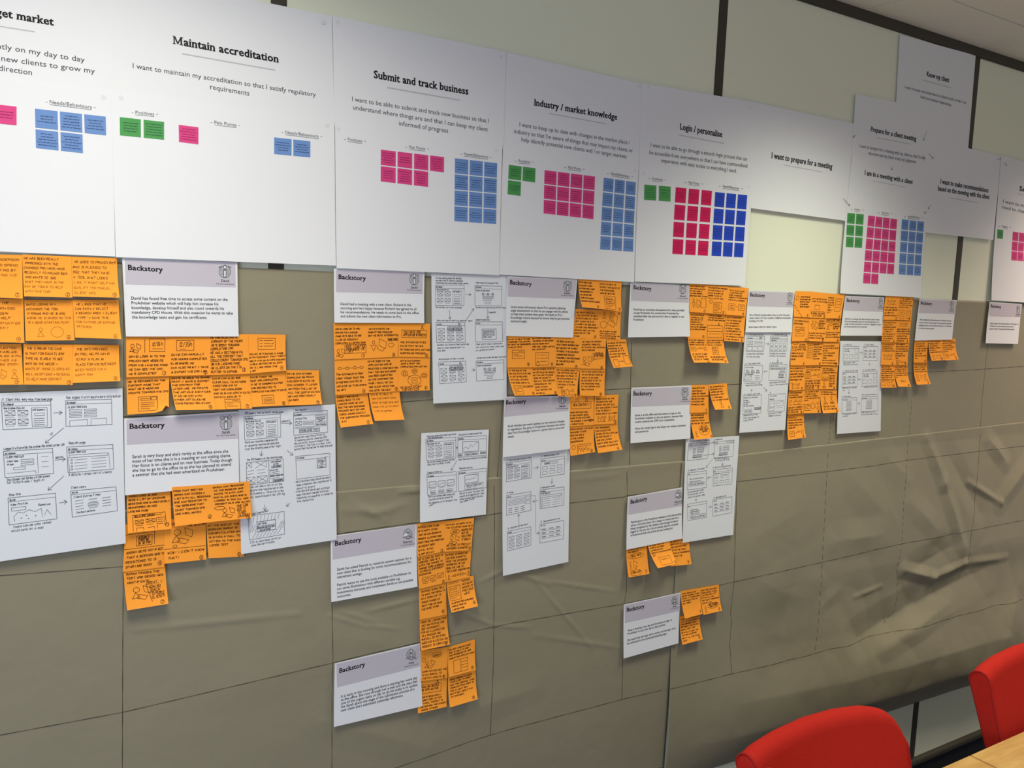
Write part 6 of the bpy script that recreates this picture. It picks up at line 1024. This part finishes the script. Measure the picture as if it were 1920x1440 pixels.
N('orange note with two bubbles and a figure, under the fund fact sheet card', GL, [(1174.4, 1026), (1213.4, 1018), (1217.8, 1076), (1179, 1082.8)], 4.2, (11, 10), 'PATRICK LOGS IN TO|THE WEBSITE', (.06, .06, .85, .24), (('bubble', .06, .26, .82, .44), ('#I NEED INFO', .16, .38, .68, .08), ('person', .08, .5, .24, .78), ('laptop', .28, .5, .48, .76), ('bubble', .08, .8, .66, .98), ('#IS THERE A LIST?', .14, .91, .6, .07)), 1, (.86, .9))
N('most curled orange note, middle of three under the fund fact sheet card', GL, [(1213.7, 1018), (1254.8, 1010), (1270.5, 1056.5), (1233.7, 1065.6)], 7.4, (24, 22), 'HE SEES THAT HIS|CHARTS HAS BEEN|LOADED ON THE|WEBSITE HAS DOWNLOADS|OUT', (.06, .08, .97, .6), (('box', .28, .66, .8, .94), ('squig', .36, .7, .7, .8)), 2, (.94, .93))
N('orange note at the right of three, behind the sketch sheet corner', GL, [(1254.8, 1008), (1292, 1001), (1297, 1057.8), (1258, 1062)], 4.2, (9, 9), 'HE SEES A LIST|WEBSITE ON A|PREVIOUS MEETINGS|LIST ON THE TABLE|TO FIND HE REMEMBERS|LEARNING THE|IS', (.04, .1, .97, .82), (), 3, (.86, .9))
N('orange note right of the lowest right card, writing on its top half', GL, [(1276, 1108.4), (1312.6, 1102), (1317.3, 1151), (1284.5, 1160)], 5.2, (12, 10), 'ANNA OPENS AND|NEVER NEEDED THEM|SINCE IT IS BROWSES|ARE SUBMITTED IN|HER INBOX', (.04, .06, .97, .52), (), 1, (.9, .88))
N('orange note with small dog and speech bubble drawing', GL, [(1312.6, 1102), (1348, 1096), (1354, 1145), (1319, 1153)], 5.6, (10, 12), 'WHEN SHE HAS USED|DOWNLOADED IT SEE|LOCATES AND LIST|WITHIN ALL THE|THEY DON\'T REMEMBER|WHO OF LIST', (.04, .06, .97, .64), (('bubble', .3, .64, .92, .84), ('#SORT PENSIONS', .38, .73, .84, .06), ('#MAKE A COPY', .42, .8, .82, .06), ('person', .1, .72, .26, .94)), 2, (.88, .91))
N('single orange note hanging lowest beside the lowest right card', GL, [(1274.7, 1156), (1311.6, 1149), (1317.8, 1198.7), (1279.8, 1209)], 4.2, (12, 12), 'ANNA DATA SEARCHES|LIST IN THIS WEBSITE|THE ORDERS THEY|BETWEEN THE SPACE|SEEN LIGHT ARE|DETAILS TO BE THE|OPTION AS BEING|NEXT ALL THE SAME|TEAM', (.04, .06, .97, .94), (), 3, (.86, .9))

# ------------------------------------------------------------------ furniture
CRN = [(0, .862), (.07, .873), (.2, .883), (.4, .889), (.6, .886), (.78, .876), (.88, .864), (.93, .853), (.965, .838), (.985, .822), (1, .80)]
def crown(u):
    for (a, b), (c, d) in zip(CRN[:-1], CRN[1:]):
        if u <= c: return b+(d-b)*(u-a)/(c-a)
    return CRN[-1][1]
def make_chair(x0, x1, label):
    t = empty('upholstered_chair', ((x0+x1)/2, -.78, 0)); tag(t, label, 'chair', 'red fabric chairs at the table')
    o0 = Vector(t.location); NX = 44
    def prof(ztop, x):
        # side section of the backrest: (y, z), the top leans towards the wall
        pts = []
        zb = .52; th0, th1 = .052, .034; yt = -.628; yb = -.757
        def yc(z): f = (z-zb)/(.87-zb); return yb+(yt-yb)*f**.9
        n = 8
        for k in range(n): z = zb+(ztop-.026-zb)*k/n; f = (z-zb)/(.87-zb); pts.append((yc(z)-(th1+(th0-th1)*f)/2, z))
        for k in range(7): a = math.pi*k/6; pts.append((yc(ztop-.026)-th0/2*math.cos(a), ztop-.026+.026*math.sin(a)))
        for k in range(n-1, -1, -1): z = zb+(ztop-.026-zb)*k/n; f = (z-zb)/(.87-zb); pts.append((yc(z)+(th1+(th0-th1)*f)/2, z))
        return pts
    V = []; Fc = []; rings = []
    for i in range(NX+1):
        u = i/NX; x = x0+(x1-x0)*u; e = min(u, 1-u)*(x1-x0)
        zt = crown(u)
        inset = 0
        ring = [(x-o0.x, y-o0.y, z) for y, z in prof(zt, x)]
        # rounder outer edges
        if i in (0, NX): pass
        rings.append(ring); V += ring
    m = len(rings[0])
    for i in range(NX):
        for k in range(m-1): Fc.append((i*m+k, (i+1)*m+k, (i+1)*m+k+1, i*m+k+1))
        Fc.append((i*m+m-1, (i+1)*m+m-1, (i+1)*m, i*m))
    br = mesh_obj('backrest', V, Fc, 'red', t, smooth=True)
    for i, nm in ((0, 'side_panel'), (NX, 'side_panel')):
        sg = -1 if i == 0 else 1; c = Vector([sum(p[k] for p in rings[i])/m for k in range(3)])
        Vs = [tuple(p) for p in rings[i]]+[tuple(Vector(p)+(c-Vector(p))*.10+Vector((sg*.002, 0, 0))) for p in rings[i]]
        Fs = [(k, (k+1) % m, m+(k+1) % m, m+k) for k in range(m)]+[tuple(m+k for k in range(m))]
        mesh_obj(nm, Vs, Fs, 'red', t)
        Vp = []; Fp = []
        for k in range(m):
            p = Vector(rings[i][k]); q_ = Vector(rings[i][(k+1) % m]); p_ = Vector(rings[i][k-1]); tn = (q_-p_).normalized(); n1 = Vector((1, 0, 0)); n2 = tn.cross(n1)
            for a in range(6): Vp.append(tuple(p+(n1*math.cos(a*math.pi/3)+n2*math.sin(a*math.pi/3))*.0028))
            for a in range(6): Fp.append((k*6+a, k*6+(a+1) % 6, ((k+1) % m)*6+(a+1) % 6, ((k+1) % m)*6+a))
        mesh_obj('piping', Vp, Fp, 'piping', t, smooth=True)
    hw = (x1-x0)/2
    se = box_obj('seat', (-hw+.01, hw-.01, -.40, .06, .40, .47), 'red', t, .02)
    box_obj('back_support', (-.03, .03, .055, .075, .38, .60), 'legs', t, .004)
    for sx in (-1, 1):
        for y in (-.36, .04):
            vs_ = []; n = 10
            for z, ox in ((.40, sx*(hw-.06)), (0, sx*(hw-.02))):
                vs_ += [(ox+.011*math.cos(a*2*math.pi/n), y+.011*math.sin(a*2*math.pi/n), z) for a in range(n)]
            mesh_obj('leg', vs_, [(a, (a+1) % n, n+(a+1) % n, n+a) for a in range(n)]+[tuple(range(n)), tuple(range(2*n-1, n-1, -1))], 'legs', t)
    return t
make_chair(1.260, 1.722, 'red fabric chair at the bottom, its whole rounded backrest top showing')
make_chair(2.074, 2.536, 'red fabric chair at the right edge, cut off by the frame')
def make_table(x0, x1, label):
    t = empty('meeting_table', ((x0+x1)/2, -1.12, 0)); tag(t, label, 'table', 'oak tables pushed together')
    hx = (x1-x0)/2
    box_obj('tabletop', (-hx, hx, -.4, .4, .705, .73), 'wood', t, .0015)
    for sx in (-1, 1):
        for sy in (-1, 1): box_obj('leg', (sx*(hx-.07)-.02, sx*(hx-.07)+.02, sy*.34-.02, sy*.34+.02, 0, .705), 'legs', t, .003)
    return t
make_table(.70, 1.9085, 'oak table left of the dark joint, only its corner in view')
make_table(1.9115, 3.11, 'oak table right of the dark joint in the bottom corner')
# the white cap of a bottle standing on the table
bp_ = PZ(1447, 1452, .955)
t = empty('water_bottle', (bp_.x, bp_.y, .73)); tag(t, 'round white cap of a bottle in front of the nearer red chair', 'bottle')
def lathe(name, prof, m, parent, n=28):
    V = [(r*math.cos(2*math.pi*k/n), r*math.sin(2*math.pi*k/n), z) for r, z in prof for k in range(n)]
    Fc = [(j*n+k, j*n+(k+1) % n, (j+1)*n+(k+1) % n, (j+1)*n+k) for j in range(len(prof)-1) for k in range(n)]
    Fc += [tuple(range(n-1, -1, -1)), tuple((len(prof)-1)*n+k for k in range(n))]
    return mesh_obj(name, V, Fc, m, parent, smooth=True)
lathe('body', [(.030, 0), (.033, .006), (.033, .13), (.028, .165), (.016, .185), (.016, .200)], 'steel', t)
lathe('cap', [(.0165, .198), (.0175, .202), (.0175, .222), (.015, .2275), (.008, .229)], 'lid', t)

print('objects', len(bpy.data.objects), 'tris', sum(len(o.data.polygons) for o in bpy.data.objects if o.type == 'MESH'))
